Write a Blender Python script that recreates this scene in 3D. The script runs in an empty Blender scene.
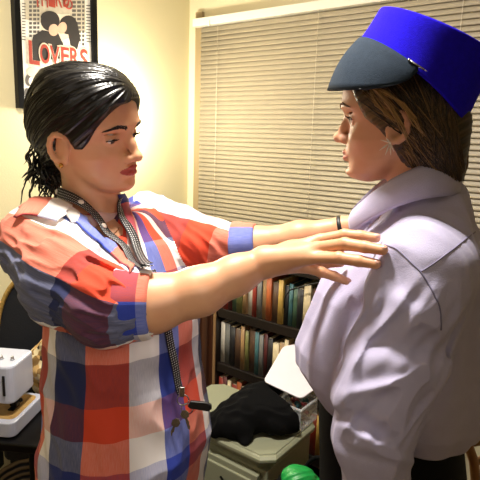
import bpy, bmesh, math, random
import numpy as np
from mathutils import Vector, Matrix
S = bpy.context.scene
COL = S.collection
F32 = np.float32
rng = random.Random(7)

# ------------------------------------------------------------------ camera
CAMZ, FPX, PITCH, ROLL = 1.5, 520.0, math.radians(11), math.radians(1.8)
_f = np.array([0, math.cos(PITCH), -math.sin(PITCH)])
_r0 = np.array([1., 0, 0]); _u0 = np.array([0, math.sin(PITCH), math.cos(PITCH)])
_r = _r0 * math.cos(ROLL) + _u0 * math.sin(ROLL)
_u = _u0 * math.cos(ROLL) - _r0 * math.sin(ROLL)
EYE = np.array([0, 0, CAMZ])
def RAY(px, py):
    return _f + _r * (px - 240) / FPX - _u * (py - 240) / FPX
def P(px, py, Y):
    d = RAY(px, py)
    return EYE + d * (Y / d[1])
cam_d = bpy.data.cameras.new('camera'); cam = bpy.data.objects.new('camera', cam_d); COL.objects.link(cam)
cam_d.sensor_width = 36; cam_d.lens = 36 * FPX / 480; cam_d.clip_start = 0.02
M3 = Matrix(((_r[0], _u[0], -_f[0]), (_r[1], _u[1], -_f[1]), (_r[2], _u[2], -_f[2])))
cam.matrix_world = Matrix.Translation(Vector(EYE)) @ M3.to_4x4()
S.camera = cam
S.view_settings.view_transform = 'Standard'; S.view_settings.look = 'None'
S.view_settings.gamma = 1; S.view_settings.exposure = 0.0; S.view_settings.use_curve_mapping = False

# ------------------------------------------------------------------ objects
def tag(o, label=None, cat=None, group=None, kind=None):
    if label: o['label'] = label
    if cat: o['category'] = cat
    if group: o['group'] = group
    if kind: o['kind'] = kind
    return o
def empty(name, loc, label=None, cat=None, group=None, rotz=0):
    o = bpy.data.objects.new(name, None); COL.objects.link(o)
    o.location = Vector(loc); o.rotation_euler = (0, 0, rotz); o.empty_display_size = .05
    return tag(o, label, cat, group)
def link_mesh(name, me, mat, parent=None, world=True):
    o = bpy.data.objects.new(name, me); COL.objects.link(o)
    if mat: me.materials.append(mat)
    if parent is not None:
        o.parent = parent
        if world: o.matrix_parent_inverse = PW(parent).inverted()
    return o
def PW(o):
    m = Matrix.LocRotScale(o.location, o.rotation_euler, o.scale)
    if o.parent is not None: m = PW(o.parent) @ o.matrix_parent_inverse @ m
    return m
def np_mesh(name, V, Q, smooth=True):
    """V (n,3), Q (m,4) or (m,3)"""
    me = bpy.data.meshes.new(name)
    V = np.asarray(V, dtype=np.float32); Q = np.asarray(Q, dtype=np.int32)
    k = Q.shape[1]; m = len(Q)
    me.vertices.add(len(V)); me.vertices.foreach_set('co', V.ravel())
    me.loops.add(m * k); me.loops.foreach_set('vertex_index', Q.ravel())
    me.polygons.add(m)
    me.polygons.foreach_set('loop_start', np.arange(0, m * k, k, dtype=np.int32))
    me.polygons.foreach_set('loop_total', np.full(m, k, dtype=np.int32))
    if smooth: me.polygons.foreach_set('use_smooth', np.ones(m, dtype=bool))
    me.update(calc_edges=True); me.validate()
    return me
class MB:
    """collects simple shapes; build() links them as ONE mesh object"""
    def __init__(s): s.v = []; s.f = []; s.m = []; s.sm = []
    def add(s, V, Fc, mi=0, smooth=False):
        n = len(s.v); s.v += [tuple(map(float, v)) for v in V]
        s.f += [tuple(n + i for i in f) for f in Fc]; s.m += [mi] * len(Fc); s.sm += [smooth] * len(Fc)
    def box(s, c, size, ax=None, mi=0):
        c = np.array(c, float); ax = np.eye(3) if ax is None else np.array(ax, float); h = np.array(size, float) / 2
        V = [c + ax[0] * h[0] * i + ax[1] * h[1] * j + ax[2] * h[2] * k for i in (-1, 1) for j in (-1, 1) for k in (-1, 1)]
        s.add(V, [(0, 1, 3, 2), (4, 6, 7, 5), (0, 4, 5, 1), (2, 3, 7, 6), (0, 2, 6, 4), (1, 5, 7, 3)], mi)
    def prism(s, poly, origin, ax, depth, mi=0):
        """poly in (ax0,ax2) plane, extruded along ax1 by depth"""
        o = np.array(origin, float); ax = np.array(ax, float); n = len(poly)
        V = [o + ax[0] * a + ax[2] * b for a, b in poly] + [o + ax[0] * a + ax[2] * b + ax[1] * depth for a, b in poly]
        s.add(V, [tuple(range(n)), tuple(range(2 * n - 1, n - 1, -1))] + [(i, i + n, (i + 1) % n + n, (i + 1) % n) for i in range(n)], mi)
    def tube(s, pts, rad, n=8, mi=0, flat=None):
        pts = [np.array(p, float) for p in pts]; m = len(pts)
        if np.isscalar(rad): rad = [rad] * m
        V = []; up = None
        for i in range(m):
            t = pts[min(i + 1, m - 1)] - pts[max(i - 1, 0)]; t /= (np.linalg.norm(t) + 1e-9)
            if up is None: up = np.array([0, 0, 1.]) if abs(t[2]) < .9 else np.array([1., 0, 0])
            a = np.cross(t, up); a /= (np.linalg.norm(a) + 1e-9); b = np.cross(a, t); up = b
            for k in range(n):
                w = 2 * math.pi * k / n
                V.append(pts[i] + (a * math.cos(w) + b * math.sin(w)) * rad[i])
        Fc = [(i * n + k, i * n + (k + 1) % n, (i + 1) * n + (k + 1) % n, (i + 1) * n + k) for i in range(m - 1) for k in range(n)]
        Fc += [tuple(range(n - 1, -1, -1)), tuple((m - 1) * n + k for k in range(n))]
        s.add(V, Fc, mi, True)
    def ball(s, c, r, ax=None, nu=16, nv=10, mi=0):
        c = np.array(c, float); r = np.array([r] * 3 if np.isscalar(r) else r, float); ax = np.eye(3) if ax is None else np.array(ax, float)
        V = []
        for j in range(1, nv):
            th = math.pi * j / nv
            for i in range(nu):
                ph = 2 * math.pi * i / nu
                q = np.array([math.sin(th) * math.cos(ph), math.sin(th) * math.sin(ph), math.cos(th)]) * r
                V.append(c + q @ ax)
        V.append(c + np.array([0, 0, r[2]]) @ ax); V.append(c - np.array([0, 0, r[2]]) @ ax)
        N = len(V)
        Fc = [(j * nu + i, (j + 1) * nu + i, (j + 1) * nu + (i + 1) % nu, j * nu + (i + 1) % nu) for j in range(nv - 2) for i in range(nu)]
        Fc += [(N - 2, i, (i + 1) % nu) for i in range(nu)] + [(N - 1, (nv - 2) * nu + (i + 1) % nu, (nv - 2) * nu + i) for i in range(nu)]
        s.add(V, Fc, mi, True)
    def lathe(s, prof, origin, ax=None, n=32, mi=0, smooth=True, closed=False):
        o = np.array(origin, float); ax = np.eye(3) if ax is None else np.array(ax, float); m = len(prof)
        V = [o + (ax[0] * math.cos(2 * math.pi * k / n) + ax[1] * math.sin(2 * math.pi * k / n)) * r + ax[2] * z for r, z in prof for k in range(n)]
        Fc = [(i * n + k, i * n + (k + 1) % n, (i + 1) * n + (k + 1) % n, (i + 1) * n + k) for i in range(m - 1) for k in range(n)]
        if closed: Fc += [((m - 1) * n + k, (m - 1) * n + (k + 1) % n, (k + 1) % n, k) for k in range(n)]
        s.add(V, Fc, mi, smooth)
    def grid(s, G, mi=0, thick=0.0, wrap=False, smooth=True):
        """G (a,b,3) grid, optional thickness"""
        G = np.asarray(G, float); a, b = G.shape[:2]
        def faces(off, flip):
            out = []
            for i in range(a - 1):
                for j in range(b if wrap else b - 1):
                    q = (i * b + j, i * b + (j + 1) % b, (i + 1) * b + (j + 1) % b, (i + 1) * b + j)
                    out.append(tuple(off + x for x in (q[::-1] if flip else q)))
            return out
        if thick == 0:
            s.add(G.reshape(-1, 3), faces(0, False), mi, smooth); return
        du = np.gradient(G, axis=0); dv = np.gradient(G, axis=1)
        if wrap: dv = (np.roll(G, -1, 1) - np.roll(G, 1, 1))
        N = np.cross(du, dv); N /= (np.linalg.norm(N, axis=2, keepdims=True) + 1e-12)
        G2 = G + N * thick; n = a * b
        Fc = faces(0, False) + faces(n, True)
        def rim(idx):
            return [(idx[k], idx[k] + n, idx[k + 1] + n, idx[k + 1]) for k in range(len(idx) - 1)]
        top = [j for j in range(b)] + ([0] if wrap else []); bot = [(a - 1) * b + j for j in range(b)] + ([(a - 1) * b] if wrap else [])
        Fc += rim(top[::-1]) + rim(bot)
        if not wrap: Fc += rim([i * b for i in range(a)]) + rim([i * b + b - 1 for i in range(a)][::-1])
        s.add(np.concatenate([G.reshape(-1, 3), G2.reshape(-1, 3)]), Fc, mi, smooth)
    def build(s, name, mats, parent=None, bevel=0, recalc=True):
        me = bpy.data.meshes.new(name); me.from_pydata(s.v, [], s.f)
        mats = mats if isinstance(mats, (list, tuple)) else [mats]
        for m in mats: me.materials.append(m)
        for p, mi, sm in zip(me.polygons, s.m, s.sm): p.material_index = mi; p.use_smooth = sm
        if recalc:
            bm = bmesh.new(); bm.from_mesh(me); bmesh.ops.recalc_face_normals(bm, faces=bm.faces); bm.to_mesh(me); bm.free()
        o = link_mesh(name, me, None, parent)
        if bevel:
            b = o.modifiers.new('bevel', 'BEVEL'); b.width = bevel; b.segments = 2; b.limit_method = 'ANGLE'; b.angle_limit = math.radians(40)
        return o

# ------------------------------------------------------------------ materials
def hexc(h):
    h = h.lstrip('#'); c = [int(h[i:i + 2], 16) / 255 for i in (0, 2, 4)]
    return tuple((x / 12.92 if x <= .04045 else ((x + .055) / 1.055) ** 2.4) for x in c) + (1,)
class NT:
    def __init__(s, name):
        s.m = bpy.data.materials.new(name); s.m.use_nodes = True; s.t = s.m.node_tree; s.n = s.t.nodes
        s.b = s.n['Principled BSDF']
    def new(s, t, **kw):
        n = s.n.new(t)
        for k, v in kw.items():
            if k in n.inputs: n.inputs[k].default_value = v
            else: setattr(n, k, v)
        return n
    def link(s, a, b): s.t.links.new(a, b)
    def bump(s, height, strength=.3, dist=.01):
        b = s.new('ShaderNodeBump'); b.inputs['Strength'].default_value = strength; b.inputs['Distance'].default_value = dist
        s.link(height, b.inputs['Height']); s.link(b.outputs[0], s.b.inputs['Normal'])
    def noise(s, scale, detail=3, vec=None, rough=.5):
        n = s.new('ShaderNodeTexNoise'); n.inputs['Scale'].default_value = scale; n.inputs['Detail'].default_value = detail
        n.inputs['Roughness'].default_value = rough
        if vec is not None: s.link(vec, n.inputs['Vector'])
        return n
    def ramp(s, fac, stops, interp='LINEAR'):
        r = s.new('ShaderNodeValToRGB'); cr = r.color_ramp; cr.interpolation = interp
        while len(cr.elements) < len(stops): cr.elements.new(.5)
        for e, (p, c) in zip(cr.elements, stops): e.position = p; e.color = c
        s.link(fac, r.inputs[0]); return r
    def mix(s, fac, a, b, blend='MIX'):
        m = s.new('ShaderNodeMix'); m.data_type = 'RGBA'; m.blend_type = blend
        for sock, v in ((m.inputs[0], fac), (m.inputs[6], a), (m.inputs[7], b)):
            if hasattr(v, 'is_linked'): s.link(v, sock)
            else: sock.default_value = v
        return m.outputs[2]
    def coord(s, scale=(1, 1, 1), kind='Object'):
        tc = s.new('ShaderNodeTexCoord'); mp = s.new('ShaderNodeMapping'); mp.inputs['Scale'].default_value = scale
        s.link(tc.outputs[kind], mp.inputs[0]); return mp.outputs[0]
def mat(name, col, rough=.6, metal=0, var=.12, nscale=30, bump=.0, bscale=200, coat=0, **kw):
    t = NT(name); c = hexc(col) if isinstance(col, str) else col
    v = t.coord(); n = t.noise(nscale, 3, v)
    d = tuple(x * (1 - var) for x in c[:3]) + (1,); l = tuple(min(1, x * (1 + var)) for x in c[:3]) + (1,)
    r = t.ramp(n.outputs[0], [(.3, d), (.7, l)])
    t.link(r.outputs[0], t.b.inputs['Base Color'])
    t.b.inputs['Roughness'].default_value = rough; t.b.inputs['Metallic'].default_value = metal
    if coat: t.b.inputs['Coat Weight'].default_value = coat
    for k, x in kw.items(): t.b.inputs[k.replace('_', ' ')].default_value = x
    if bump:
        n2 = t.noise(bscale, 4, v); t.bump(n2.outputs[0], bump, .003)
    return t.m

# ------------------------------------------------------------------ implicit surfaces
def nrm(v): v = np.asarray(v, float); return v / (np.linalg.norm(v) + 1e-12)
def smin(a, b, k):
    if k <= 0: return np.minimum(a, b)
    h = np.maximum(k - np.abs(a - b), 0) / k
    return np.minimum(a, b) - h * h * k * .25
def smax(a, b, k): return -smin(-a, -b, k)
class SDF:
    def __init__(s): s.items = []
    def add(s, fn, lo, hi, k=0.01, op='u'): s.items.append((fn, np.array(lo, float), np.array(hi, float), k, op)); return s
    def cone(s, a, b, ra, rb, k=.01, op='u', flat=None):
        a = np.array(a, F32); b = np.array(b, F32); ab = b - a; L2 = float(ab @ ab) + 1e-12
        if flat is not None: fd = np.array(nrm(flat[0]), F32); fs = flat[1]
        def fn(p):
            if flat is not None:
                t = (p - a) @ fd; p = p + fd * (t * (1 / fs - 1))[:, None]
            q = p - a; t = np.clip((q @ ab) / L2, 0, 1)
            d = np.sqrt(((q - t[:, None] * ab) ** 2).sum(1)) - (ra + (rb - ra) * t)
            return d * (min(fs, 1) if flat is not None else 1)
        R = max(ra, rb) * (max(1, flat[1]) if flat is not None else 1)
        return s.add(fn, np.minimum(a, b) - R, np.maximum(a, b) + R, k, op)
    def chain(s, pts, rad, k=.01, op='u', flat=None):
        for i in range(len(pts) - 1): s.cone(pts[i], pts[i + 1], rad[i], rad[i + 1], k, op, flat)
        return s
    def ell(s, c, r, ax=None, k=.01, op='u'):
        c = np.array(c, F32); r = np.array([r] * 3 if np.isscalar(r) else r, F32); ax = np.array(np.eye(3) if ax is None else ax, F32)
        def fn(p):
            q = (p - c) @ ax.T; k0 = np.sqrt(((q / r) ** 2).sum(1)); k1 = np.sqrt(((q / r / r) ** 2).sum(1))
            return k0 * (k0 - 1) / (k1 + 1e-9)
        R = float(r.max())
        return s.add(fn, c - R, c + R, k, op)
    def stack(s, o, ax, tab, n=2.2, k=.01, op='u', disp=None):
        """tab rows: (z, halfwidth, front, back, xoffset); axes rows lateral, forward, up"""
        o = np.array(o, F32); ax = np.array(ax, F32); T = np.array(sorted(tab), float)
        def fn(p):
            q = (p - o) @ ax.T; z = np.clip(q[:, 2], T[0, 0], T[-1, 0])
            W = np.interp(z, T[:, 0], T[:, 1]); Fr = np.interp(z, T[:, 0], T[:, 2]); Bk = np.interp(z, T[:, 0], T[:, 3]); X = np.interp(z, T[:, 0], T[:, 4])
            H = (Fr - Bk) / 2; c = (Fr + Bk) / 2
            qq = (np.abs((q[:, 0] - X) / W) ** n + np.abs((q[:, 1] - c) / H) ** n) ** (1 / n)
            d = (qq - 1) * np.minimum(W, H)
            dz = np.maximum(q[:, 2] - T[-1, 0], T[0, 0] - q[:, 2])
            d = smax(d, dz, .02)
            if disp is not None: d = d - disp(q)
            return d.astype(F32)
        R = float(max(T[:, 1].max() + np.abs(T[:, 4]).max(), np.abs(T[:, 2]).max(), np.abs(T[:, 3]).max()))
        cs = [o + ax[2] * T[0, 0], o + ax[2] * T[-1, 0]]
        return s.add(fn, np.minimum(*cs) - R, np.maximum(*cs) + R, k, op)
    def __call__(s, p):
        p = np.asarray(p, F32); d = np.full(len(p), 1.0, F32); M = .03
        for fn, lo, hi, k, op in s.items:
            m = np.all((p > lo - k - M) & (p < hi + k + M), axis=1)
            if not m.any(): continue
            pm = p[m]; v = fn(pm).astype(F32)
            if op == 'u': d[m] = smin(d[m], v, k)
            elif op == 's': d[m] = smax(d[m], -v, k)
            elif op == 'd': d[m] = d[m] + v
        return d
    def bounds(s):
        L = [i for i in s.items if i[4] == 'u']
        return np.min([i[1] for i in L], 0) - .012, np.max([i[2] for i in L], 0) + .012
    def grad(s, p, e=.0015):
        p = np.asarray(p, F32); g = np.stack([s(p + np.array(v, F32)) - s(p - np.array(v, F32)) for v in ((e, 0, 0), (0, e, 0), (0, 0, e))], 1)
        return g / (np.linalg.norm(g, axis=1, keepdims=True) + 1e-9)
    def project(s, p, off=0.0, it=6):
        p = np.atleast_2d(np.asarray(p, F32)).copy()
        for _ in range(it):
            p = p - s.grad(p) * (s(p) - off)[:, None] * .8
        return p
    def hit(s, px, py, y0=.3, y1=2.0):
        """first surface point seen along a direction from the eye"""
        d = RAY(px, py); ys = np.linspace(y0, y1, 1200); pts = EYE + np.outer(ys / d[1], d)
        v = s(pts); i = np.argmax(v < 0)
        if v[i] >= 0: i = int(np.argmin(v))
        return pts[i]
    def mesh(s, h, lo=None, hi=None, smooth=1):
        L, H = s.bounds(); lo = L if lo is None else np.maximum(lo, L); hi = H if hi is None else np.minimum(hi, H)
        B = 4; nb = np.ceil((hi - lo) / (h * B)).astype(int) + 1
        # coarse nodes at block centres
        cx = [lo[i] + (np.arange(nb[i]) + .5) * h * B for i in range(3)]
        C = np.stack(np.meshgrid(*cx, indexing='ij'), -1).reshape(-1, 3).astype(F32)
        dc = np.concatenate([s(c) for c in np.array_split(C, max(1, len(C) // 400000))])
        act = np.abs(dc) < h * B * 1.9
        N = nb * B
        D = np.repeat(np.repeat(np.repeat(np.where(dc < 0, -1, 1).astype(F32).reshape(nb), B, 0), B, 1), B, 2)
        # fine nodes sit at lo + (i+.5)h
        ai = np.argwhere(act.reshape(nb)); loc = np.stack(np.meshgrid(*[np.arange(B)] * 3, indexing='ij'), -1).reshape(-1, 3)
        for ch in np.array_split(ai, max(1, len(ai) // 8000)):
            idx = (ch[:, None, :] * B + loc[None]).reshape(-1, 3)
            pts = (lo + (idx + .5) * h).astype(F32)
            D[idx[:, 0], idx[:, 1], idx[:, 2]] = s(pts)
        D[0] = D[-1] = 1; D[:, 0] = D[:, -1] = 1; D[:, :, 0] = D[:, :, -1] = 1
        I = D < 0
        cnt = np.zeros(tuple(N - 1), np.int8)
        for a in (0, 1):
            for b in (0, 1):
                for c in (0, 1):
                    cnt += I[a:N[0] - 1 + a, b:N[1] - 1 + b, c:N[2] - 1 + c]
        cells = np.argwhere((cnt > 0) & (cnt < 8)); del cnt
        vid = np.full(tuple(N - 1), -1, np.int32); vid[cells[:, 0], cells[:, 1], cells[:, 2]] = np.arange(len(cells))
        acc = np.zeros((len(cells), 3)); w = np.zeros(len(cells))
        cor = [(a, b, c) for a in (0, 1) for b in (0, 1) for c in (0, 1)]
        val = {c: D[cells[:, 0] + c[0], cells[:, 1] + c[1], cells[:, 2] + c[2]] for c in cor}
        for c in cor:
            for ax in range(3):
                if c[ax] == 0:
                    e = list(c); e[ax] = 1; e = tuple(e); a, b = val[c], val[e]
                    m = (a < 0) != (b < 0); t = a[m] / (a[m] - b[m] + 1e-12)
                    q = np.array(c, float)[None].repeat(m.sum(), 0); q[:, ax] = np.clip(t, .02, .98)
                    acc[m] += q; w[m] += 1
        V = lo + (cells + acc / w[:, None] + .5) * h
        Q = []
        for ax in range(3):
            A = np.moveaxis(I, ax, 0); ch = A[1:] != A[:-1]
            ed = np.argwhere(ch); inside = A[:-1][ch]
            o = [x for x in range(3) if x != ax]
            full = np.zeros((len(ed), 3), int); full[:, ax] = ed[:, 0]; full[:, o[0]] = ed[:, 1]; full[:, o[1]] = ed[:, 2]
            ok = (full[:, o[0]] > 0) & (full[:, o[1]] > 0); full = full[ok]; inside = inside[ok]
            def g(d0, d1):
                f = full.copy(); f[:, o[0]] -= d0; f[:, o[1]] -= d1
                return vid[f[:, 0], f[:, 1], f[:, 2]]
            q = np.stack([g(1, 1), g(0, 1), g(0, 0), g(1, 0)], 1)
            flip = inside if ax != 1 else ~inside
            q[~flip] = q[~flip][:, ::-1]
            q = q[(q >= 0).all(1)]
            Q.append(q)
        Q = np.concatenate(Q)
        for _ in range(smooth):
            E = np.concatenate([Q[:, [0, 1]], Q[:, [1, 2]], Q[:, [2, 3]], Q[:, [3, 0]]])
            S2 = np.zeros_like(V); c2 = np.zeros(len(V))
            for k in range(3): S2[:, k] = np.bincount(E[:, 0], V[E[:, 1], k], len(V)) + np.bincount(E[:, 1], V[E[:, 0], k], len(V))
            c2 = np.bincount(E[:, 0], minlength=len(V)) + np.bincount(E[:, 1], minlength=len(V))
            V = V * .5 + S2 / np.maximum(c2, 1)[:, None] * .5
        return V, Q
def set_uv(me, uv):
    l = me.uv_layers.new(name='cloth'); l.data.foreach_set('uv', np.asarray(uv, np.float32).ravel())
def set_col(me, name, C):
    a = me.color_attributes.new(name, 'FLOAT_COLOR', 'POINT')
    C = np.concatenate([C, np.ones((len(C), 1))], 1) if C.shape[1] == 3 else C
    a.data.foreach_set('color', C.astype(np.float32).ravel())
def vnoise(q, seed=0, n=7, f=1.0):
    """smooth pseudo noise from summed sines, q (N,3) pre-scaled"""
    r = np.random.RandomState(seed); out = np.zeros(len(q))
    for i in range(n):
        k = r.randn(3) * f * (1 + .35 * i); out += np.sin(q @ k + r.rand() * 6.28) / (1 + .35 * i)
    return out / 2.4
# ------------------------------------------------------------------ heads and hands
def axes(fwd, up):
    f = nrm(fwd); u = np.array(up, float); u = nrm(u - f * (u @ f)); l = np.cross(f, u)
    return np.array([l, f, u])
def tilt_frame(yaw, pitch, roll):
    """yaw: direction of facing in the ground plane (degrees from +x), pitch down positive, roll towards her right"""
    y, p, r = (math.radians(a) for a in (yaw, pitch, roll))
    f0 = np.array([math.cos(y), math.sin(y), 0]); l0 = np.cross(f0, [0, 0, 1])
    f = f0 * math.cos(p) - np.array([0, 0, 1]) * math.sin(p); u = np.array([0, 0, 1]) * math.cos(p) + f0 * math.sin(p)
    u2 = u * math.cos(r) + l0 * math.sin(r); l2 = np.cross(f, u2)
    return np.array([l2, f, u2])
HEADTAB = [(.112, .030, .026, -.052), (.104, .047, .044, -.068), (.092, .058, .060, -.081), (.075, .067, .074, -.091), (.055, .072, .083, -.098),
           (.035, .0735, .0875, -.101), (.018, .073, .089, -.100), (.006, .0715, .0835, -.098), (-.006, .0705, .0775, -.095), (-.02, .0695, .0775, -.088), (-.035, .067, .0800, -.076),
           (-.045, .0635, .0815, -.062), (-.055, .060, .0818, -.045), (-.068, .0555, .0790, -.028), (-.08, .049, .0795, -.016), (-.092, .040, .0800, 0), (-.101, .030, .074, .014), (-.109, .016, .060, .028)]
class Head:
    def __init__(s, o, ax, sc=1.0, nose=(.105, -.036), gaze=-25, lid=.5, jaw=1.0):
        s.o = np.array(o, float); s.ax = ax; s.sc = sc; s.nose = nose; s.gaze = gaze; s.lid = lid; s.jaw = jaw
    def W(s, x, y, z): return s.o + (np.array([x, y, z]) * s.sc) @ s.ax
    def L(s, p): return ((np.asarray(p) - s.o) @ s.ax.T) / s.sc
    def add(s, B):
        c = s.sc; W = s.W; ax = s.ax
        def face(q):
            x, y, z = q[:, 0] / c, q[:, 1] / c, q[:, 2] / c; fr = np.clip((y - .02) / .04, 0, 1)
            g = lambda x0, z0, sx, sz: np.exp(-((np.abs(x) - x0) / sx) ** 2 - ((z - z0) / sz) ** 2)
            d = -.0075 * g(.031, -.001, .016, .012)          # eye sockets
            d += .0035 * g(.030, .020, .022, .008)           # brow
            d += .0045 * g(.045, -.030, .020, .018)          # cheekbone
            d += -.003 * g(.043, -.060, .014, .02)
            d += .0055 * np.exp(-(x / .015) ** 2 - ((z + .093) / .011) ** 2)  # chin
            d += -.0035 * np.exp(-(x / .018) ** 2 - ((z + .079) / .006) ** 2)  # under lip
            d += .004 * np.exp(-(x / .024) ** 2 - ((z + .060) / .014) ** 2)    # mouth barrel
            d += .003 * np.exp(-(x / .035) ** 2 - ((z - .05) / .03) ** 2)
            return d * fr * c
        B.stack(s.o, ax, [(z * c, w * c, f * c, b * c, 0) for z, w, f, b in HEADTAB], n=2.25, k=.0, disp=face)
        B.ell(W(0, -.010, .028), np.array([.073, .090, .084]) * c, ax, k=.02)
        ny, nz = s.nose
        r = lambda *a: [v * c for v in a]
        B.chain([W(0, .077, .010), W(0, ny - .020, -.013), W(0, ny - .0105, nz + .005)], r(.0062, .0066, .0080), k=.010 * c)
        B.ell(W(0, ny - .0095, nz + .002), r(.0092, .0100, .0085), ax, k=.006 * c)
        for sx in (-1, 1):
            B.ell(W(sx * .0115, ny - .022, nz - .001), r(.0062, .0105, .0075), ax, k=.006 * c)
            B.ell(W(sx * .0056, ny - .0170, nz - .0090), r(.0024, .0050, .0030), ax, k=.002 * c, op='s')
            # lids: shell around the eyeball, opened by a narrow wedge
            e = s.eye(sx)
            B.ell(e, .0138 * c, k=.003 * c)
            la = s.lidaxes(sx)
            B.ell(e + (np.array([0, .0125, -.0012]) * c) @ la, np.array([.0118, .006, .0046 * s.lid + .0008]) * c, la, k=.001 * c, op='s')
            # upper lid fold
            B.ell(e + (np.array([0, .0065, .0105]) * c) @ la, np.array([.0145, .008, .0013]) * c, la, k=.003 * c, op='s')
        # lips
        for x0, x1, y0, y1, z0, z1, r0, r1 in ((0, .011, .0862, .0845, -.0565, -.0563, .0042, .0040), (.011, .0235, .0845, .0755, -.0563, -.0605, .0040, .0018)):
            for sx in (-1, 1): B.cone(W(sx * x0, y0, z0), W(sx * x1, y1, z1), r0 * c, r1 * c, k=.003 * c)
        for sx in (-1, 1):
            B.cone(W(0, .0850, -.0672), W(sx * .010, .0838, -.0668), .0050 * c, .0047 * c, k=.003 * c)
            B.cone(W(sx * .010, .0838, -.0668), W(sx * .0225, .0760, -.0620), .0045 * c, .0018 * c, k=.003 * c)
        for x0, x1 in ((0, .012), (.012, .025)):
            yy = lambda x: .0925 - 14 * x * x; zz = lambda x: -.0618 + 1.0 * x * x
            for sx in (-1, 1): B.cone(W(sx * x0, yy(x0), zz(x0)), W(sx * x1, yy(x1), zz(x1)), .0016 * c, .0016 * c, k=.0015 * c, op='s')
        # ears
        for sx in (-1, 1):
            er = []
            for t in np.linspace(55, 285, 9):
                a = math.radians(t); er.append(W(sx * (.0775 + .0035 * (1 - math.cos(a))), -.004 + .0175 * math.cos(a), -.015 + .0235 * math.sin(a)))
            B.chain(er, [.0042 * c] * 9, k=.005 * c)
            B.ell(W(sx * .0755, -.001, -.018), r(.0052, .0145, .021), ax, k=.005 * c)
            B.ell(W(sx * .0785, .0045, -.037), r(.0042, .0065, .0085), ax, k=.005 * c)
            B.ell(W(sx * .0868, .002, -.013), r(.0042, .0065, .010), ax, k=.005 * c, op='s')
    def hairshell(s, G, off, k=.012):
        c = s.sc; G.stack(s.o, s.ax, [(z * c + (off if z > .1 else off * z / .1 if z > 0 else 0), (w + off) * c, (f + off) * c, (b - off) * c, 0) for z, w, f, b in HEADTAB if z > -.03], n=2.2, k=k)
    def eye(s, sx): return s.W(sx * .0315, .0625, -.001)
    def lidaxes(s, sx):
        a = math.radians(s.gaze * .55); f = s.ax[1] * math.cos(a) + s.ax[2] * math.sin(a); f = nrm(f + s.ax[0] * sx * .22)
        return axes(f, s.ax[2])
    def tint(s, V):
        q = s.L(V); x, y, z = q.T; front = y > .06
        up = ((np.abs(x) / .0255) ** 2 + ((z + .0615) / (.0100 - .12 * np.abs(x))) ** 2 < 1) & front & (y > .070)
        return up
    def features(s, body, m_eye, m_brow, m_lash, brow_z=.0215, brow_r=.0026):
        """eyes, eyebrows and lashes as children of the body"""
        c = s.sc
        for sx in (-1, 1):
            e = s.eye(sx); b = MB(); a = math.radians(s.gaze); f = s.ax[1] * math.cos(a) + s.ax[2] * math.sin(a)
            A = axes(f, s.ax[2]); b.ball(e, .0126 * c, nu=20, nv=14)
            b.build('eyeball', m_eye[0], body)
            i = MB(); R = .0129 * c
            i.lathe([(0.0001, R * 1.006), (R * .22, R * .985), (R * .23, R * .982)], e, [A[0], A[2], A[1]], 20, 1)
            i.lathe([(R * .23, R * .982), (R * .46, R * .895), (R * .47, R * .87)], e, [A[0], A[2], A[1]], 20, 0)
            i.build('iris', [m_eye[1], m_eye[2]], body)
            br = MB(); pts = []
            for t in np.linspace(0, 1, 14):
                x = .013 + .036 * t; z = brow_z + .0065 * math.sin(min(1, t * 1.25) * 1.9) - .005 * t ** 3
                pts.append(s.W(sx * x, .12 - 6 * x * x, z))
            pts = np.array(pts)
            # slide back onto the brow ridge
            out = []
            for p in pts:
                ts = np.linspace(0, .07, 60); ray = p[None] - s.ax[1][None] * ts[:, None]; v = s.body(ray); k = int(np.argmax(v < .0002)); out.append(ray[k])
            out = np.array(out)
            rr = random.Random(3)
            for k in range(150):
                t = rr.random(); i0 = t * 12.999; a0 = out[int(i0)] * (1 - i0 % 1) + out[int(i0) + 1] * (i0 % 1)
                half = (brow_r * (1.0 - .75 * t) + .0006)
                a0 = a0 + s.ax[2] * rr.uniform(-half, half) * c
                dr = nrm(out[min(13, int(i0) + 1)] - out[max(0, int(i0) - 1)]) + s.ax[2] * (.55 - .75 * t) * .8
                a1 = a0 + nrm(dr) * .0065 * c
                q = s.body_project(np.array([a0, a1]), .0006); br.tube([q[0], q[0] * .5 + q[1] * .5 + s.ax[1] * .0006, q[1]], [.0005 * c, .0006 * c, .0002 * c], 4)
            br.build('eyebrow', m_brow, body)
            la = s.lidaxes(sx); ls = MB()
            zc = .0046 * s.lid - .0004
            prev = None; line = []
            for k in range(17):
                t = k / 16 * 2 - 1; x = .0112 * t; z = zc * math.sqrt(max(0, 1 - t * t)) - .0012
                y = math.sqrt(max(1e-9, .0140 ** 2 - x * x - z * z)); p0 = e + (np.array([x, y, z]) * c) @ la; line.append(p0)
                d = (np.array([x * 22, 1.0, -.35 + .55]) * .0072 * c) @ la
                if k % 1 == 0: ls.tube([p0, p0 + d * .55, p0 + d * .9 + s.ax[2] * .0022 * c], [.00055 * c, .0004 * c, .00015 * c], 4)
            ls.tube(line, .0006 * c, 5)
            ls.build('eyelashes', m_lash, body)

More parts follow.
